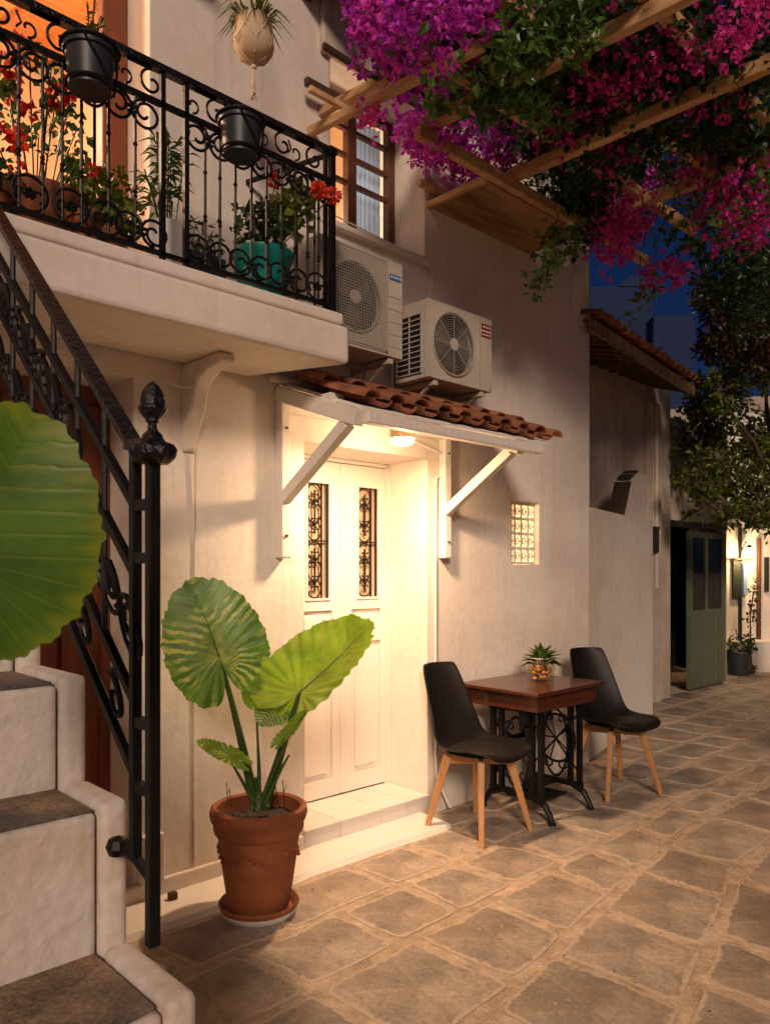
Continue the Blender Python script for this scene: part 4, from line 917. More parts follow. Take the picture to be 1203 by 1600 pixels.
# ------------------------------------------------------------------ elephant ear plants
CP=[(0,1.0),(8,.985),(20,.93),(38,.82),(60,.72),(85,.66),(110,.645),(130,.66),(150,.66),(164,.58),(173,.36),(180,.08)]
def earR(t):
    t=abs((t+180)%360-180)
    for (a,b),(c,d) in zip(CP,CP[1:]):
        if t<=c: return b+(d-b)*(t-a)/(c-a)
    return .1
def ear(parent,name,mt,o,tipd,nrm,size,wid=1.0,cup=.10,droop=.15,ripple=.015,nA=144,nR=10,lobe=1.0):
    o=Vector(o); t=Vector(tipd).normalized(); n=Vector(nrm); n=(n-t*n.dot(t)).normalized(); s=t.cross(n)
    m=MB(); vs=[];uv=[];fs=[]
    ph=random.uniform(0,6)
    def surf(x,y,u,v):
        return abs(x)*cup*1.6-(x*x)/size*.3-droop*(max(0,y)/size)**2*size-droop*.6*(min(0,y)/size)**2*size+ripple*size*(math.cos(2*PI*u)*(.25+.75*v*v)*(1 if v>0 else 0)+.7*math.sin(y/size*7+ph)*v*v)
    for j in range(nR+1):
        v=(j/nR)
        for i in range(nA+1):
            A=-180+360*i/nA; q=abs(A)*PI/180; r0=earR(A)
            Y_=math.cos(q)*r0*v; X_=math.sin(q)*r0*v
            u=6.5*(Y_-.55*X_) if Y_>.55*X_ else -(abs(A)-61.2)/16.0*min(1,v*2.5)
            r=r0*size*(1+(.009*math.cos(2*PI*u)+.015*math.sin(A*.31+ph)+.012*math.sin(A*.9))*v*v)
            y=math.cos(q)*r*v; x=math.sin(A*PI/180)*r*v*wid
            if y<0: y*=lobe
            vs.append(o+t*y+s*x+n*surf(x,y,u,v)); uv.append((u,v))
    W_=nA+1
    for j in range(nR):
        for i in range(nA): fs.append((j*W_+i,j*W_+i+1,(j+1)*W_+i+1,(j+1)*W_+i))
    m.add(vs,fs); m.uv=uv
    lo_=m.build(name,mt,parent,smooth=True,fix=False)
    if size>.1:
        k=MB(); k.tube([o+t*(size*.93*q/8)+n*(-droop*(q/8*.93)**2*size-.001) for q in range(9)],size*.011,5,r2=size*.003); k.build('midrib',stalkm,lo_,smooth=True)
    return lo_
PC=Vector((1.79,2.607,0))
pot=thing('potted_elephant_ear','large elephant ear plant with variegated leaves in a terracotta pot beside the door','potted plant',PC)
m=MB(); m.lathe(PC,[(0,.035),(.118,.035),(.128,.07),(.150,.22),(.152,.235),(.150,.24),(.166,.335),(.176,.342),(.182,.36),(.180,.375),(.190,.392),(.197,.415),(.193,.44),(.180,.448),(.168,.44),(.166,.40),(.160,.36)],44)
pb=m.build('pot_body',terra,pot,smooth=True)
m=MB()
for i in range(44):   # moulded garland round the pot
    A=-PI*.95+i*2*PI/44; z=.265+.022*math.cos(A*5); r=.158+.028*(z-.2); c_=PC+Vector((r*math.cos(A),r*math.sin(A),z))
    m.lathe(c_,[(0,-.012),(.007,-.006),(.009,0),(.007,.006),(0,.012)],6)
m.build('moulded_garland',terra,pb,smooth=True)
m=MB(); m.lathe(PC,[(0,.008),(.125,.004),(.148,.02),(.162,.055),(.158,.062),(.150,.058),(.138,.03),(0,.03)],40); m.build('saucer',terra,pot,smooth=True)
m=MB(); m.lathe(PC,[(0,.0),(.128,.0),(.150,.02),(.157,.036),(.155,.038),(.14,.02)],40); m.build('saucer_base',potwhite,pot,smooth=True)
m=MB(); vs=[];
for j in range(6):
    for k in range(24):
        r=.160*j/5; A=2*PI*k/24; vs.append((PC.x+r*math.cos(A),PC.y+r*math.sin(A),.385+random.gauss(0,.006)))
m.add(vs,[(j*24+k,j*24+(k+1)%24,(j+1)*24+(k+1)%24,(j+1)*24+k) for j in range(5) for k in range(24)]); m.build('soil',soil,pot,smooth=True)
N_=-FW; Zu=Vector((0,0,1))
def at(px,py,off=0): # point near plant at depth of the pot minus off
    return P(px,py,d=PC.dot(FW)-off)
a1=at(343,1026,.10); ear(pot,'leaf',ear_a,a1,RT*-.34+Zu*.94-N_*.05,N_+Zu*.25+RT*.15,.33,.92,.10,.10,.011,lobe=.95)
a2=at(468,1082,.05); ear(pot,'leaf',ear_b,a2,RT*.80+Zu*.66-N_*.1,N_*.80-Zu*.50+RT*.36,.405,.68,-.16,.12,.014,lobe=.70)
a3=at(432,1100,.0); ear(pot,'leaf',ear_a,a3,RT*-.30-Zu*.35+N_*.3,N_+Zu*.3,.11,1.0,.1,.1)
a4=at(474,1123,.08); 
ear(pot,'leaf',ear_b,at(447,1150,.10),RT*.62+Zu*.70,N_*.6+RT*.6-Zu*.3,.125,.45,-.1,.1,.03)
ear(pot,'leaf',ear_b,at(362,1182,.12),RT*-.85+Zu*.45,N_*.6+Zu*.75,.15,.40,.12,.15,.03)
ear(pot,'leaf',ear_b,at(392,1080,-.05),RT*.1-Zu*.6+N_*.2,N_+RT*.4,.075,.8,.1,.1,.03)
def stalk(p0,p1,r0,r1,bend=.04,name='leaf_stalk'):
    p0=Vector(p0);p1=Vector(p1); m=MB(); pts=[p0.lerp(p1,k/8)+Vector((0,0,bend*math.sin(PI*k/8)))+(N_*-.02*math.sin(PI*k/8)) for k in range(9)]; m.tube(pts,r0,8,r2=r1); m.build(name,stalkm,pot,smooth=True)
bs=lambda px,py,off=0: at(px,py,off)
stalk(bs(400,1262),a1-N_*.012,.022,.0075,.0); stalk(bs(412,1262,-.01),a2-N_*.01,.026,.008,.0); stalk(bs(405,1260,.02),at(447,1160,.09),.010,.004,0)
stalk(bs(415,1255,.02),at(452,1180,.05),.011,.004,.01); stalk(bs(398,1255,.03),at(360,1188,.12),.011,.004,-.01); stalk(bs(405,1258,-.02),at(400,1100,-.04),.008,.004,0); stalk(bs(406,1262,.03),at(404,1160,0),.007,.003,0)
stalk(bs(404,1268,.02),bs(400,1215,.03),.024,.006,0,'leaf_sheath'); stalk(bs(395,1265,.03),bs(384,1200,.03),.010,.003,0,'leaf_sheath'); stalk(bs(418,1262,.02),bs(424,1205,.02),.012,.003,0,'leaf_sheath')
m=MB()
for px,py in ((357,1222),(445,1218),(434,1230),(362,1235)): m.tube([at(px,1262,0),at(px-3,py,0)],.0018,4); m.tube([at(px-2,(py+1262)/2,0),at(px+3,py+8,0)],.0012,4)
m.build('dry_twigs',darkwood,pot)
m=MB()
for i in range(60):
    a=random.uniform(0,2*PI); r=.15*math.sqrt(random.random()); m.lathe((PC.x+r*math.cos(a),PC.y+r*math.sin(a),.388),[(0,-.006),(.006,-.003),(.007,0),(.004,.005),(0,.007)],5)
m.build('bark_chips',bark,pot)['kind']='stuff'
# near plant on the stairs (its pot stands outside the picture)
NP=Vector((-.12,1.30,.634))
near=thing('large_leaf_plant','huge dark green round leaf with yellow edge at left, close to the viewer','potted plant',NP)
m=MB(); m.lathe(NP,[(0,0),(.09,0),(.12,.2),(.13,.2),(.13,.23),(.115,.23),(.11,.19)],28); m.build('pot_body',terra,near,smooth=True); MB().disc(NP+Vector((0,0,.2)),.11,16).build('soil',soil,near)
an=P(-62,868,d=.95); lo=ear(near,'leaf',ear_c,an,RT*.46+Zu*.89,N_+RT*-.15-Zu*.1,.205,1.12,-.03,.05,.0010,nA=160,lobe=.95)
m=MB(); m.tube([NP+Vector((0,0,.18)),NP.lerp(an,.5)+Vector((-.05,0,.05)),an-N_*.01],.012,8,r2=.006); m.build('leaf_stalk',stalkm,near,smooth=True)
# ------------------------------------------------------------------ table
tb=thing('cafe_table','small mahogany table on a black cast iron sewing machine base','table',(3.78,2.68,0))
TX0,TX1,TY0,TY1,TZ=3.43,4.11,2.395,2.965,.735
MB().box(TX0,TX1,TY0,TY1,TZ-.022,TZ).build('tabletop',mahog,tb,bevel=.005)
MB().box(TX0+.04,TX1-.04,TY0+.035,TY1-.03,TZ-.115,TZ-.023).build('apron',mahog,tb,bevel=.004)
def castside(x,nm):
    m=MB(); ys=(2.50,2.56,2.70,2.76)
    z1=TZ-.118; z0=.10
    for y in (2.47,2.53,2.74,2.80): m.box(x-.013,x+.013,y-.014,y+.014,z0+.04,z1)
    m.box(x-.013,x+.013,2.44,2.83,z1-.022,z1-.001); m.box(x-.0135,x+.0135,2.45,2.82,z0+.02,z0+.05)
    T=lambda u,v:Vector((x,u,v))
    m.tube([T(2.635+.085*math.cos(t*PI/12),.36+.20*math.sin(t*PI/12)) for t in range(24)],.008,6,True)
    for sg in (-1,1):
        plane_tube(m,spiral((2.635+sg*.045,.50),.008,.045,(0 if sg>0 else PI)+sg*5,(0 if sg>0 else PI)-sg*.5,12),T,.006)
        plane_tube(m,spiral((2.635+sg*.045,.24),.008,.045,(0 if sg>0 else PI)-sg*5,(0 if sg>0 else PI)+sg*.5,12),T,.006)
        # feet sweeping out
        m.tube([T(2.635+sg*.12,.13),T(2.635+sg*.19,.10),T(2.635+sg*.225,.05),T(2.635+sg*.24,.014)],.020,7,r2=.014)
        m.lathe(T(2.635+sg*.24,.0),[(0,0),(.022,0),(.020,.018),(0,.022)],8)
    m.tube([T(2.47,.2),T(2.8,.56)],.006,5); m.tube([T(2.8,.2),T(2.47,.56)],.006,5)
    return m.build(nm,iron,tb)
castside(3.56,'cast_side_frame'); castside(3.95,'cast_side_frame')
m=MB(); m.bar((3.57,2.64,.135),(3.94,2.64,.135),.05,.02); m.bar((3.57,2.78,.40),(3.94,2.78,.40),.012,.03); m.bar((3.57,2.78,.50),(3.94,2.78,.24),.012,.02); m.bar((3.57,2.785,.24),(3.94,2.785,.50),.012,.02); m.build('cross_brace',iron,tb)
m=MB()
for i in range(7): m.box(3.63+i*.038,3.65+i*.038,2.53,2.74,.085,.098)
m.box(3.62,3.89,2.52,2.535,.082,.10); m.box(3.62,3.89,2.735,2.75,.082,.10); m.build('foot_treadle',iron,tb)
m=MB(); m.tube([(3.90,2.60+.13*math.cos(t*PI/14),.40+.14*math.sin(t*PI/14)) for t in range(28)],.008,6,True)
for k in range(5): A=k*2*PI/5; m.tube([(3.90,2.60,.40),(3.90,2.60+.13*math.cos(A),.40+.14*math.sin(A))],.005,5)
m.build('flywheel',iron,tb)
MB().box(3.49,3.53,2.52,2.57,.54,.615).build('drawer_catch',iron,tb)
# glass vase with plant
vc=P(845,1063,Z=TZ); vc=Vector((vc.x,vc.y,TZ+.001))
vs_=thing('glass_vase_plant','small leafy plant in a clear glass of stones on the mahogany table','plant vase',vc)
def sq(r,z,n=24): return [(vc.x+r*(abs(math.cos(a))**.55)*math.copysign(1,math.cos(a)),vc.y+r*(abs(math.sin(a))**.55)*math.copysign(1,math.sin(a)),vc.z+z) for a in [2*PI*(k+.5)/n for k in range(n)]]
m=MB(); rings=[sq(.060,0),sq(.067,.004),sq(.069,.135)]
V=[p for r in rings for p in r]; n=24
m.add(V,[(j*n+k,j*n+(k+1)%n,(j+1)*n+(k+1)%n,(j+1)*n+k) for j in range(2) for k in range(n)]+[tuple(range(n-1,-1,-1))]); m.build('glass_bowl',glass('tinted_glass',(.86,.82,.74)),vs_,smooth=True); m=MB(); m.tube(sq(.068,.135),.0028,6,True); m.build('glass_rim',whitepaint,vs_,smooth=True)
for i in range(56):
    a=random.uniform(0,2*PI); r=.054*math.sqrt(random.random()); h=random.uniform(.014,.10); q=random.uniform(.011,.018); m=MB(); m.lathe((vc.x+r*math.cos(a),vc.y+r*math.sin(a),vc.z+h),[(0,-q*.8),(q*.8,-q*.45),(q,0),(q*.75,q*.5),(0,q*.8)],7); m.build('pebble',pebble,vs_,smooth=True)
m=MB()
for i in range(38):
    a=random.uniform(0,2*PI); e=random.uniform(-.1,1.3); d=Vector((math.cos(a)*math.cos(e),math.sin(a)*math.cos(e),math.sin(e))); b=vc+Vector((math.cos(a)*.01,math.sin(a)*.01,.10)); leaf(m,b+d*.02,d,Vector((0,0,1)),random.uniform(.09,.135),.046,.25)
m.build('foliage',lf_mid,vs_)
m=MB(); 
for k in range(5): m.tube([vc+Vector((0,0,.03)),vc+Vector((random.gauss(0,.02),random.gauss(0,.02),.12))],.004,5)
m.build('stem',lf_dark,vs_)
# ------------------------------------------------------------------ chairs
def make_chair(label):
    t=thing('shell_chair',label,'chair',(0,0,0),'shell chairs at the cafe table')
    prof=[(.245,.425,.13),(.248,.442,.165),(.21,.454,.195),(.12,.446,.218),(.03,.434,.225),(-.06,.434,.222),(-.115,.452,.206),(-.155,.495,.196),(-.185,.55,.186),(-.218,.62,.174),(-.254,.70,.164),(-.288,.78,.152),(-.314,.84,.142),(-.328,.872,.132),(-.333,.884,.115)]
    n=14; m=MB(); vs=[]
    for i,(x,z,w_) in enumerate(prof):
        a=min(1,max(0,(i-5)/4)); 
        for k in range(n+1):
            u=-1+2*k/n; q=u*u
            lift=.045*q*(1-a)*(1 if i>1 else .5)+.0; fwd=.055*q*a
            rr=1-.0*q
            vs.append((x+fwd,u*w_,z+lift*(.6 if i<3 else 1)-.006*(1-q)*(1-a)))
    W_=n+1; m.add(vs,[(j*W_+i,j*W_+i+1,(j+1)*W_+i+1,(j+1)*W_+i) for j in range(len(prof)-1) for i in range(n)])
    m.build('seat_shell',blackplastic,t,smooth=True,solid=.014,sub=2,local=True)
    m=MB(); vs=[]; nn=20
    rg=[(.0,.470),(.10,.469),(.165,.463),(.188,.446)]
    m.add([(.03+r*1.05*math.cos(2*PI*k/nn),r*1.05*math.sin(2*PI*k/nn)+0,z) for r,z in rg for k in range(nn)],[(j*nn+k,j*nn+(k+1)%nn,(j+1)*nn+(k+1)%nn,(j+1)*nn+k) for j in range(3) for k in range(nn)])
    m.build('seat_pad',cushion,t,smooth=True,sub=1,local=True)
    for sx in (-1,1):
        for sy in (-1,1):
            a=Vector((.01+sx*.115,sy*.115,.415)); b=Vector((.01+sx*.195,sy*.205,0)); m=MB(); m.bar(a,b,.046,.036,up=(sy,-sx,0),w2=.026,h2=.026); m.build('leg',legwood,t,bevel=.005,local=True)
    for sg in (-1,1):
        m=MB(); m.bar((.01-.12,sg*-.12,.395),(.01+.12,sg*.12,.395 if sg>0 else .3951),.024,.05 if sg>0 else .048); m.build('stretcher',legwood,t,bevel=.003,local=True)
    m=MB(); m.lathe((.01,0,.42),[(0,0),(.05,0),(.05,.02),(0,.02)],14); m.build('seat_mount',iron,t,local=True)
    return t
ch=make_chair('black shell chair with wooden legs left of the table, nearest the door'); ch.location=(3.22,2.645,-.012); ch.rotation_euler=(0,0,R_(-91))
c2=copy_tree(ch); c2['label']='black shell chair with wooden legs right of the table, near the house corner'; c2.location=(4.42,2.52,-.008); c2.rotation_euler=(0,0,R_(-112))
# ------------------------------------------------------------------ pergola
pg=thing('timber_pergola','pale pine timber pergola of crossing beams under the bougainvillea','pergola',(3,1.5,0))
ZP=3.56
def beam(a,b,w_,h,name='rafter',mt=pine): return MB().bar(a,b,w_,h).build(name,mt,pg,bevel=.005)
beam((2.355,3.0,ZP),(2.48,2.0,ZP),.036,.045); beam((2.43,3.0,ZP+.13),(2.52,2.2,ZP+.13),.036,.045)
beam((2.756,2.60,ZP+.02),(2.90,.35,ZP+.02),.05,.066); beam((3.42,2.62,ZP),(3.47,.35,ZP),.05,.066); beam((4.25,2.9,ZP+.03),(4.3,.35,ZP+.03),.05,.066)
beam((2.66,2.55,ZP-.06),(4.9,2.55,ZP-.06),.045,.06,'purlin'); beam((2.25,2.28,ZP+.085),(5.0,2.26,ZP+.085),.05,.06,'purlin')
beam((2.3,1.86,ZP+.09),(5.0,1.86,ZP+.09),.05,.06,'purlin'); beam((2.3,1.46,ZP+.092),(5.0,1.46,ZP+.092),.055,.06,'purlin'); beam((2.3,.8,ZP+.09),(5,.8,ZP+.09),.05,.06,'purlin')
beam((3.10,2.96,ZP+.0),(3.45,2.96,ZP+.0),.03,.04,'batten'); beam((2.20,2.80,ZP+.06),(2.62,2.80,ZP+.06),.025,.03,'batten'); beam((2.28,2.93,ZP+.19),(2.75,2.93,ZP+.19),.03,.04,'batten',darkwood); beam((2.2,2.7,ZP+.21),(2.9,2.72,ZP+.21),.02,.03,'batten',darkwood)
MB().box(3.235,4.18,2.585,2.995,3.475,3.492).build('ply_shelf',ply,pg)
MB().box(3.205,3.233,2.58,2.995,3.465,3.50).build('shelf_edge',pine,pg,bevel=.003)
for x in (2.52,4.9):
    MB().box(x-.05,x+.05,.30,.40,0,ZP-.05).build('post',pine,pg,bevel=.006)
MB().bar((2.4,.35,ZP-.07),(5.0,.35,ZP-.07),.08,.06).build('purlin',pine,pg)
# ------------------------------------------------------------------ bougainvillea
bg_=thing('bougainvillea','flowering bougainvillea with purple and magenta bracts sprawling over the pergola','climbing plant',(5.3,1.0,0))
lv=MB(); ld_=MB(); fp=MB(); fm=MB(); stm=MB()
def blob(px,py,rx,ry,kind,n,z=3.72,d=None,thick=.16,size=1.0):
    c=P(px,py,Z=z) if d is None else P(px,py,d=d)
    dd=depth(c)
    for i in range(n):
        r=math.sqrt(random.random()); a=random.uniform(0,2*PI)
        off=RT*(r*math.cos(a)*rx*dd/FOC)+Vector((0,0,1))*(r*math.sin(a)*ry*dd/FOC)+FW*random.gauss(0,thick)
        p=c+off
        if p.y>2.93: p.y=2.93-random.random()*.1
        if kind in 'pm':
            flower3(fp if kind=='p' else fm,p,random.uniform(.022,.034)*size)
        else:
            dr=rdir(); dr.z-=.45; k=random.uniform(.7,1.3)*size; leaf(lv if kind=='l' else ld_,p,dr,rdir(),.055*k,.034*k)
B=[ # px,py,rx,ry,kind,n
(600,15,60,35,'p',330),(655,50,75,50,'p',520),(700,15,80,35,'p',330),(562,8,30,22,'p',80),(640,110,45,28,'p',220),(740,95,45,30,'p',150),(660,30,60,30,'m',90),
(800,25,30,30,'p',90),(835,30,30,35,'p',90),(760,30,60,35,'m',60),
(575,180,18,16,'p',30),(650,215,34,22,'p',160),(690,215,50,30,'p',180),(700,250,45,22,'m',110),(755,240,50,35,'p',150),(800,200,40,35,'p',90),(770,265,45,25,'m',80),(845,160,40,25,'p',50),(735,265,25,12,'m',40),
(905,180,50,50,'m',160),(950,110,60,50,'m',160),(1010,60,60,45,'m',120),(940,60,50,40,'m',60),(860,200,40,40,'m',70),
(1100,60,60,50,'m',90),(1130,130,60,50,'m',90),(1060,120,50,40,'m',60),
(830,60,75,50,'l',520),(900,30,80,35,'l',500),(780,110,70,32,'l',360),(860,110,55,35,'l',320),(720,135,45,18,'l',110),(960,45,50,30,'l',200),(900,80,40,30,'l',200),(680,150,40,14,'l',40),
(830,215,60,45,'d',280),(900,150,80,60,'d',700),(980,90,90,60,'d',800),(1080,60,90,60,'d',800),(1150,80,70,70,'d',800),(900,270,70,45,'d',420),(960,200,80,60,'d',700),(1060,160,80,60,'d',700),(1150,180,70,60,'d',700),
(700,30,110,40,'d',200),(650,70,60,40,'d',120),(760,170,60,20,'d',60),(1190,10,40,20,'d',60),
]
for b in B: blob(*b)
for b in [(930,130,55,40,'m',70),(990,110,50,40,'m',60),(890,200,50,25,'m',60),(1060,90,60,50,'m',50),(1110,160,50,30,'m',45),(960,240,50,25,'m',45),(1150,40,50,40,'m',50)]: blob(*b,z=3.60,thick=.08)
for b in [(815,60,55,45,'l',200),(880,50,60,35,'l',200),(780,140,50,22,'l',90),(835,150,28,60,'l',150),(880,190,20,20,'l',20),(720,150,50,14,'l',60),(760,165,30,20,'l',60),(670,165,22,12,'l',18),(600,18,60,40,'p',90),(655,60,70,50,'p',110),(665,225,35,22,'p',80),(640,40,70,40,'l',25),(690,90,50,40,'l',25),(575,182,18,14,'m',22),(720,20,60,30,'p',90)]: blob(*b,z=3.50,thick=.06)
# clusters hanging below the far side of the pergola
H=[(910,290,50,60,'d',700,4.9),(900,340,45,45,'d',450,4.7),(960,330,50,50,'d',300,5.0),(985,270,60,50,'d',500,4.9),(870,380,35,25,'l',80,4.4),(845,430,20,22,'l',40,4.2),(862,405,16,22,'l',30,4.2),
(1080,250,70,50,'d',400,4.9),(1160,260,60,60,'d',450,4.6),(1130,330,60,45,'l',130,4.2),(1160,240,50,40,'l',160,4.2),(1190,300,40,40,'l',120,4.1),
(985,335,38,38,'m',150,4.7),(960,365,40,30,'m',130,4.6),(935,300,30,30,'m',60,4.7),(1005,300,22,26,'p',60,4.7),(965,395,22,22,'m',50,4.6),(1040,432,34,16,'m',70,4.7),(1025,420,22,12,'m',30,4.7),(945,340,40,40,'m',70,4.8),
(1090,270,35,18,'m',70,4.3),(1130,320,40,26,'m',110,4.2),(1170,310,40,34,'m',130,4.2),(1150,360,34,20,'m',60,4.2),(1190,350,25,30,'m',70,4.2),(1110,300,26,14,'m',40,4.2),(1160,215,50,30,'m',60,4.3),
(1170,15,30,18,'m',50,2.6),(1195,30,14,14,'m',20,2.6),(1000,470,14,26,'l',20,4.7),(1010,450,10,18,'l',14,4.7),(1030,330,20,40,'l',30,4.6),
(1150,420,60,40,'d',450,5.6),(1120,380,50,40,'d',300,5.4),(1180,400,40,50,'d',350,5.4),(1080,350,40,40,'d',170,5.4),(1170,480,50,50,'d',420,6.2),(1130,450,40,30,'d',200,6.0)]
for (px,py,rx,ry,k,n,d) in H: blob(px,py,rx,ry,k,n,d=d,thick=.13)
lv.build('leaves',lf_bright,bg_,fix=False)['kind']='stuff'; ld_.build('shaded_leaves',lf_dark,bg_,fix=False)['kind']='stuff'; fp.build('purple_bracts',fl_purple,bg_,fix=False)['kind']='stuff'; fm.build('magenta_bracts',fl_mag,bg_,fix=False)['kind']='stuff'  # second leaf set in darker green, its shade put into the colour
def wander(a,b,r,j=.10,n=12,r2=None):
    a=Vector(a);b=Vector(b); pts=[a.lerp(b,k/n)+(rdir()*j if 0<k<n else Vector((0,0,0))) for k in range(n+1)]; stm.tube(pts,r,5,r2=r2)
wander((5.3,1.0,0),(5.2,1.1,3.6),.05,.05,8,.04)
for i in range(34):
    a_=(random.uniform(880,1190),random.uniform(230,330)); b_=(a_[0]+random.uniform(-60,60),a_[1]+random.uniform(30,110)); dd_=random.uniform(4.2,4.8); wander(P(*a_,d=dd_),P(*b_,d=dd_-.1),.0035,.035,7,.0015)
for i in range(26):
    e=P(random.uniform(620,1200),random.uniform(20,330),Z=3.7); wander((5.1,1.2,3.65),e,.010,.09,12,.002)
for (a,b) in (((1075,270),(1150,330)),((1060,300),(1100,250)),((1010,350),(1005,420)),((870,330),(835,440)),((880,350),(870,420)),((1000,400),(1000,490)),((1050,250),(1180,350))):
    wander(P(*a,d=4.5),P(*b,d=4.2),.004,.03,8,.002)
stm.build('stem',bark,bg_)
# ------------------------------------------------------------------ neighbouring low house with tiled eave
nh=thing('neighbour_house','dim low plastered house with overhanging tiled eave beyond the white corner','house',(6.5,3.9,0))
YB=3.9
m=MB(); wall_grid(m,4.95,8.05,0,3.44,YB,YB+.3,[]); m.build('wall',oldplaster,nh)
MB().box(7.45,7.75,YB-.05,YB-.002,0,3.15).build('pilaster',oldplaster,nh,bevel=.01)
MB().box(7.60,7.63,YB-.075,YB-.051,1.2,3.1).build('drain_pipe',plaster,nh,bevel=.008)
# eave plane
E0=Vector((4.83,2.93,3.16)); E1=Vector((7.35,3.33,3.16)); u=(E1-E0)
wl=[Vector((4.96,YB+.2,3.45)),Vector((7.75,YB+.2,3.45))]
def sheet(mb,a,b,c,d,t):
    n_=(b-a).cross(d-a).normalized()
    if n_.z<0: n_=-n_
    mb.add([a,b,c,d,a+n_*t,b+n_*t,c+n_*t,d+n_*t],[(0,1,2,3),(4,7,6,5),(0,4,5,1),(1,5,6,2),(2,6,7,3),(3,7,4,0)])
m=MB(); sheet(m,E0,E1,wl[1],wl[0],.02); m.build('eave_soffit',soffw,nh)
nb_=14
for i in range(nb_):
    a=E0.lerp(E1,(i+.5)/nb_); b=wl[0].lerp(wl[1],(i+.5)/nb_); MB().bar(a+Vector((0,.02,-.03)),b+Vector((0,0,-.03)),.045,.05).build('eave_rafter',soffw,nh)
MB().bar(E0+Vector((0,.0,-.02)),E1+Vector((0,0,-.02)),.03,.09).build('eave_fascia',soffw,nh)
sv_=(wl[0]-E0); ang=math.atan2(E1.y-E0.y,E1.x-E0.x); slp=math.atan2(.29,1.0)
cov=barrel(.075,.062,.42,.014).build('roof_tile',rooftile,nh,smooth=True,local=True)
k=0
for i in range(17):
    for j in range(2):
        a=E0.lerp(E1,(i+.4)/17.0); dirn=Vector((-math.sin(ang),math.cos(ang),0)); p=a-dirn*.06+dirn*j*.38+Vector((0,0,.045+j*.12))
        o=cov if k==0 else inst(cov,nh); k+=1
        o.location=p-nh.location; o.rotation_euler=(slp+random.gauss(0,.05),random.gauss(0,.05),ang+random.gauss(0,.05))
m=MB()
for i in range(60): 
    a=E0.lerp(E1,random.random())+Vector((0,random.uniform(-.03,.2),random.uniform(.1,.16))); scatter(m,a,(.05,.05,.03),4,.03,.02)
m.build('roof_moss',lf_dark,nh)
# low white wall with vent block
lw=thing('low_white_wall','low whitewashed yard wall beyond the second chair with a stepped vent block','wall',(6,3.3,0))
m=MB(); 
A_=Vector((4.945,3.02,0)); B_=Vector((7.02,3.58,0)); nn_=Vector((-(B_-A_).y,(B_-A_).x,0)).normalized()
m.prism([A_,B_,B_+nn_*.25,A_+nn_*.25],(0,0,0),(0,0,1.86)); m.build('wall',plaster,lw)
q0=A_.lerp(B_,.60); q1=A_.lerp(B_,.93)
m=MB(); T=lambda p,z:Vector((p.x,p.y,z))
pl=[T(q0.lerp(q1,-.2),1.86),T(q1,1.86),T(q1,2.30),T(q0.lerp(q1,.35),2.27),T(q0.lerp(q1,.15),2.18)]
m.prism([p+nn_*.03 for p in pl],(0,0,0),nn_*.12); vb=m.build('vent_block',plaster,lw)
sh_=(B_-A_).normalized()*.012; a_,b_=pl[0]-sh_,pl[4]-sh_; m=MB(); m.prism([a_+nn_*.02,a_+nn_*.02-sh_*2.5,b_+nn_*.02-sh_*2.5,b_+nn_*.02],(0,0,0),nn_*.14); m.build('slit_shade_board',darkwood,lw)  # dark board stands in for the shaded slit on the block's left side
m=MB(); m.bar(pl[4]+nn_*.09+Vector((0,0,.03)),T(q0.lerp(q1,.55),2.305)+nn_*.09,.12,.02); m.build('cap_slate',darkwood,lw)
# small dark wall plaque, shaped as a lidded box
m_=P(1019,842,Y=YB-.05); wp=thing('wall_plaque','small narrow dark letterbox fixed on the neighbouring wall','plaque',m_)
MB().box(m_.x-.05,m_.x+.05,YB-.10,YB-.052,m_.z-.14,m_.z+.10).build('box_body',dgreen,wp,bevel=.006); MB().box(m_.x-.06,m_.x+.06,YB-.105,YB-.05,m_.z+.101,m_.z+.125).build('box_lid',darkwood,wp)
# ------------------------------------------------------------------ green shopfront
gs=thing('green_shopfront','dark green wooden shopfront with one glazed door leaf standing open','shopfront',(8.8,3.95,0))
YG=3.93
m=MB(); wall_grid(m,8.06,9.72,0,3.1,YG+.05,YG+.35,[(8.12,9.60,-.0+.01,1.93)]); m.build('wall',oldplaster,gs)
m=MB(); m.box(8.06,8.115,YG,YG+.049,0,1.95); m.box(8.116,9.60,YG,YG+.049,1.88,1.95); m.build('door_frame',dgreen,gs)
m=MB(); m.box(8.13,8.50,YG+.20,YG+.24,.02,1.87); dl=m.build('closed_leaf',dgreen,gs); MB().box(8.2,8.45,YG+.195,YG+.199,.9,1.78).build('pane',darkglass,dl)
m=MB(); wall_grid(m,8.56,9.55,.03,1.84,YG-.01,YG+.03,[(8.64,8.99,.93,1.77),(9.05,9.46,.93,1.77)]); ol=m.build('open_leaf',gpaint,gs)
for i in range(8): MB().box(8.60+i*.115,8.60+i*.115+.103,YG-.022,YG-.011,.06,.86).build('door_board',gpaint,ol)
for a,b in ((8.64,8.99),(9.05,9.46)): MB().box(a,b,YG+.005,YG+.012,.93,1.77).build('pane',darkglass,ol)
m=MB(); m.box(8.0,11.0,YG+1.2,YG+1.24,0,2.4); m.box(8.0,11.0,YG+.36,YG+1.19,2.0,2.04); m.box(10.96,11.0,YG+.36,YG+1.19,0,1.99); m.box(8.0,8.04,YG+.36,YG+1.19,0,1.99); m.build('interior_wall',dgreen,gs)
# ------------------------------------------------------------------ far whitewashed house with lamp
fh=thing('far_white_house','distant whitewashed house with arched niche lit by a wall lantern','house',(11.5,3.6,0))
def PW(px,py,d): return P(px,py,d=d)
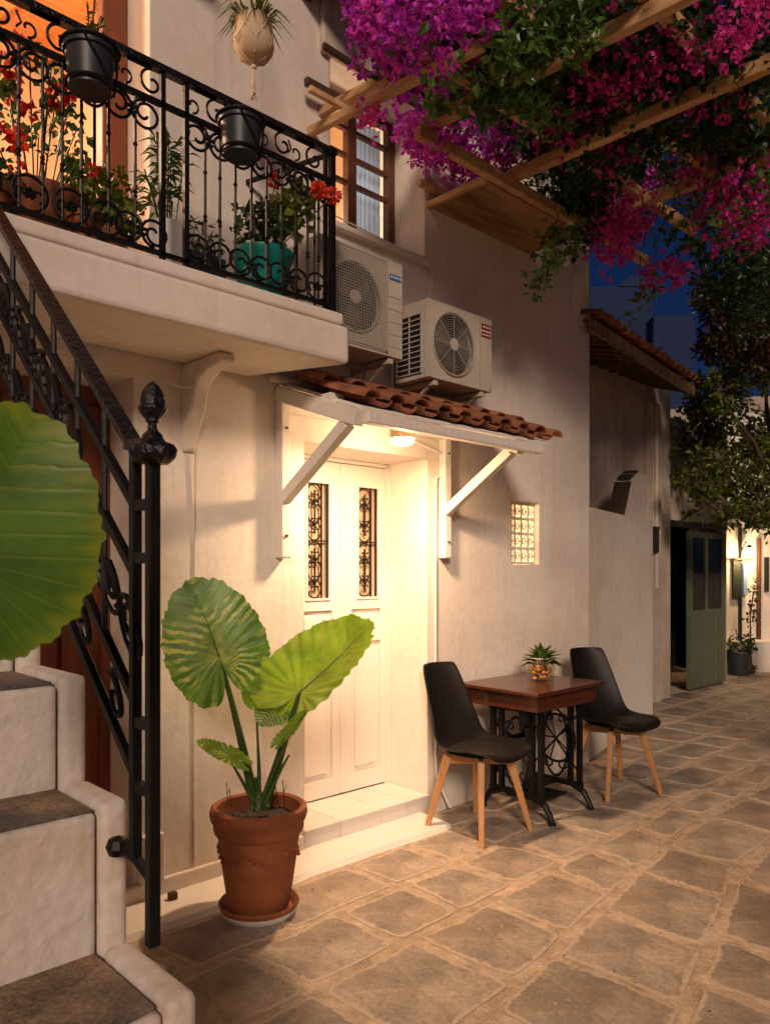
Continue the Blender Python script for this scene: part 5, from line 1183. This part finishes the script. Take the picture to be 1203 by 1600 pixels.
# wall facing the camera across the lane, right of the shopfront
F0=P(1128,1050,d=10.6); F1=P(1215,1050,d=11.0); F0.z=F1.z=0
fn=Vector((-(F1-F0).y,(F1-F0).x,0)).normalized()
if fn.dot(FW)<0: fn=-fn
m=MB(); a,b=F0-(F1-F0)*.3,F1+(F1-F0)*2.0
m.prism([a,b,b+fn*.3,a+fn*.3],(0,0,0),(0,0,3.6)); m.build('wall',plaster,fh)
fu=(F1-F0).normalized()
def FP(px,z): 
    l=(px-601.5)/FOC; v=FW+RT*l; den=v.x*fn.x+v.y*fn.y; t=(F0.dot(fn))/den; return Vector((v.x*t,v.y*t,z))
def panel(px0,px1,z0,z1,off0,off1,name,mt,par=fh):
    a=FP(px0,0)-fn*off0; b=FP(px1,0)-fn*off0; m=MB(); m.prism([a,b,b+fn*(off0-off1),a+fn*(off0-off1)],(0,0,z0),(0,0,z1)); return m.build(name,mt,par)
zpx=lambda py,d=10.7: EYE+(890-py)*d/FOC
panel(1142,1153,zpx(935),zpx(876),.04,.01,'window_shutter',dgreen); panel(1156,1162,zpx(930),zpx(880),.06,.01,'window_curtain',curtain)
panel(1140,1166,zpx(875),zpx(872),.10,.01,'window_hood',darkwood)
panel(1132,1200,0,zpx(1000),.35,.01,'bench_wall',plaster); panel(1180,1183,zpx(1000),zpx(840),.06,.01,'drain_pipe',rusty); panel(1192,1198,zpx(925),zpx(870),.03,.01,'window_shutter',dgreen)
wlp=FP(1157,zpx(862))-fn*.14
wl_=thing('wall_lantern','lit wrought wall lantern on the distant white house','lamp',wlp)
m=MB(); m.lathe(wlp,[(0,.10),(.05,.06),(.06,.055),(.045,.05)],8); m.tube([wlp+Vector((0,0,.09)),wlp+Vector((0,0,.14))+fn*.06,wlp+fn*.135],.008,6); m.build('lantern_frame',iron,wl_)
m=MB(); m.lathe(wlp,[(0,-.05),(.025,-.05),(.042,.045),(0,.05)],8); m.build('lantern_glass',emit('lantern_glow',(1,.62,.25),16),wl_)
l=plight('lantern_light',(0,0,0),13,(1,.62,.28),.05); l.parent=wl_; l.location=-fn*.10+Vector((0,0,-.08))
def simplepot(px,py,d,r,h,lab,mt,fol=True):
    b=P(px,py,Z=0); t=thing('potted_shrub',lab,'potted plant',b); m=MB(); potmesh(m,b,r,r*.75,h); m.build('pot_body',mt,t,smooth=True); MB().disc(b+Vector((0,0,h*.85)),r*.85,14).build('soil',soil,t)
    if fol: m=MB(); scatter(m,b+Vector((0,0,h+r*.5)),(r*1.3,r*1.3,r*.9),140,.07,.04); m.build('foliage',lf_dark,t)
simplepot(1153,1055,10,.17,.32,'dark pot with low bushy plant right of the open green door',potblack)
m=MB(); t=thing('climbing_vine','thin vine climbing the far white wall beside the green door','climbing plant',FP(1137,0)); 
s=MB(); base=FP(1137,0.01)-fn*.4
pts=[base]+[FP(1137+random.uniform(-2,5),z)-fn*.38 for z in (.4,.8,1.1)]; s.tube(pts,.01,5); s.build('stem',bark,t)
for p in pts: scatter(m,p+Vector((0,0,.0)),(.07,.07,.2),40,.05,.035)
m.build('foliage',lf_dark,t)
# ------------------------------------------------------------------ street tree
tr=thing('street_tree','dense dark tree overhanging the lane before the green shopfront','tree',(9.6,2.2,0))
trunkb=P(1290,1080,Z=0); tr.location=trunkb
m=MB(); c0=P(1200,700,d=8.2)
def limb(a,b,r0,r1,j=.06): 
    a=Vector(a);b=Vector(b); m.tube([a.lerp(b,k/6)+(rdir()*j if 0<k<6 else Vector((0,0,0))) for k in range(7)],r0,8,r2=r1)
fork=trunkb+Vector((-.1,.1,1.7)); limb(trunkb,fork,.13,.09,.03)
TB=[(1100,700,45,60),(1140,640,60,60),(1180,720,45,60),(1150,760,50,45),(1195,620,40,60),(1110,790,45,25),(1160,805,45,22),(1120,610,40,35),(1195,780,30,35),(1090,740,26,40),(1240,700,60,120),(1250,560,60,80),(1170,560,50,50)]
l1=MB(); l2=MB()
for (px,py,rx,ry) in TB:
    d=random.uniform(7.4,8.6); c_=P(px,py,d=d); limb(fork,c_,.05,.01)
    nleaf=int(rx*ry*.17)
    for q in range(9):
        u_=rdir(); cc_=c_+Vector((u_.x*rx,u_.y*rx,u_.z*ry))*(.85*d/FOC); f_=random.uniform(.25,.55)
        scatter(l1,cc_,(rx*d/FOC*f_,rx*d/FOC*f_,ry*d/FOC*f_),nleaf//9,random.uniform(.06,.10),.042,.5)
        scatter(l2,cc_,(rx*d/FOC*f_*1.3,rx*d/FOC*f_,ry*d/FOC*f_*1.3),int(rx*ry*.10/9),.07,.04,.4)
        limb(c_,cc_,.012,.004,.02)
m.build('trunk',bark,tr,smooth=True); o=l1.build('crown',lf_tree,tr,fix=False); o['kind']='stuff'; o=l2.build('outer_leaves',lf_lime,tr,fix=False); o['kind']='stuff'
m=MB()
for (px,py,rx,ry,d) in ((1150,500,60,60,7.2),(1190,450,40,60,7.0),(1120,540,40,30,7.4),(1190,540,40,40,7.2),(1110,460,30,30,7.0)):
    c_=P(px,py,d=d); scatter(m,c_,(rx*d/FOC,rx*d/FOC,ry*d/FOC),int(rx*ry*.22),.07,.045,.4)
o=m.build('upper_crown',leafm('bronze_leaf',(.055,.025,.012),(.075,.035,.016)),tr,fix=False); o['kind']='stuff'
# ------------------------------------------------------------------ background blocks
bk=thing('dark_blue_block','unlit cube shaped house rising behind the tiled eave against the blue sky','house',P(1000,890,d=15))
bk.location.z=0
def blockpx(px0,px1,d,zt,par,w_=6,name='wall',mt=duskwall):
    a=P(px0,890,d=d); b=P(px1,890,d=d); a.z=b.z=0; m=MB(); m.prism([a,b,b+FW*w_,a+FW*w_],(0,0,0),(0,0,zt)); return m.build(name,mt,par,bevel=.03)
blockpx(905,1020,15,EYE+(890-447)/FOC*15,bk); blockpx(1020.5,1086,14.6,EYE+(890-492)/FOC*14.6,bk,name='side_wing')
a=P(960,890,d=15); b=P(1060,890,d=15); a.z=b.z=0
m=MB(); z0=EYE+(890-447)/FOC*15; m.prism([P(965,447,d=14.98),P(1040,447,d=14.98),P(1019,432,d=14.98),P(985,430,d=14.98)],(0,0,0),FW*5); m.build('roof_parapet',duskwall,bk)
bk2=thing('lane_end_house','plain unlit plaster house closing the lane behind the tree','house',(17,4,0))
a=Vector((13,4.0,0)); blk=MB(); blk.box(12.9,20,3.95,9,0,4.2); blk.build('wall',oldplaster,bk2)
# added unseen block across the lane, sized to shade the far end
oh=thing('added_shade_house','plain unseen house block added across the lane to shade its far end','house',(9,-3,0))
MB().box(2.5,22,-8,-2.6,0,3.3).build('wall',oldplaster,oh)

# dry leaves and petals fallen on the paving
m=MB()
for i in range(170):
    x=random.uniform(1.6,8); y=random.uniform(.9,2.95) if random.random()<.6 else random.uniform(2.4,2.95)
    if (Vector((x,y,0))-PC).length<.2: continue
    a=random.uniform(0,6.28); leaf(m,Vector((x,y,.012+random.random()*.004)),Vector((math.cos(a),math.sin(a),.1)),Vector((0,0,1)),random.uniform(.008,.026),random.uniform(.006,.014),.1)
o=m.build('leaf_litter',leafm('dry_leaf',(.12,.05,.025),(.22,.09,.04),.1,.8),None,fix=False)
tag(o,'dry leaf bits and petals scattered over the stone paving','leaf litter',kind='stuff')
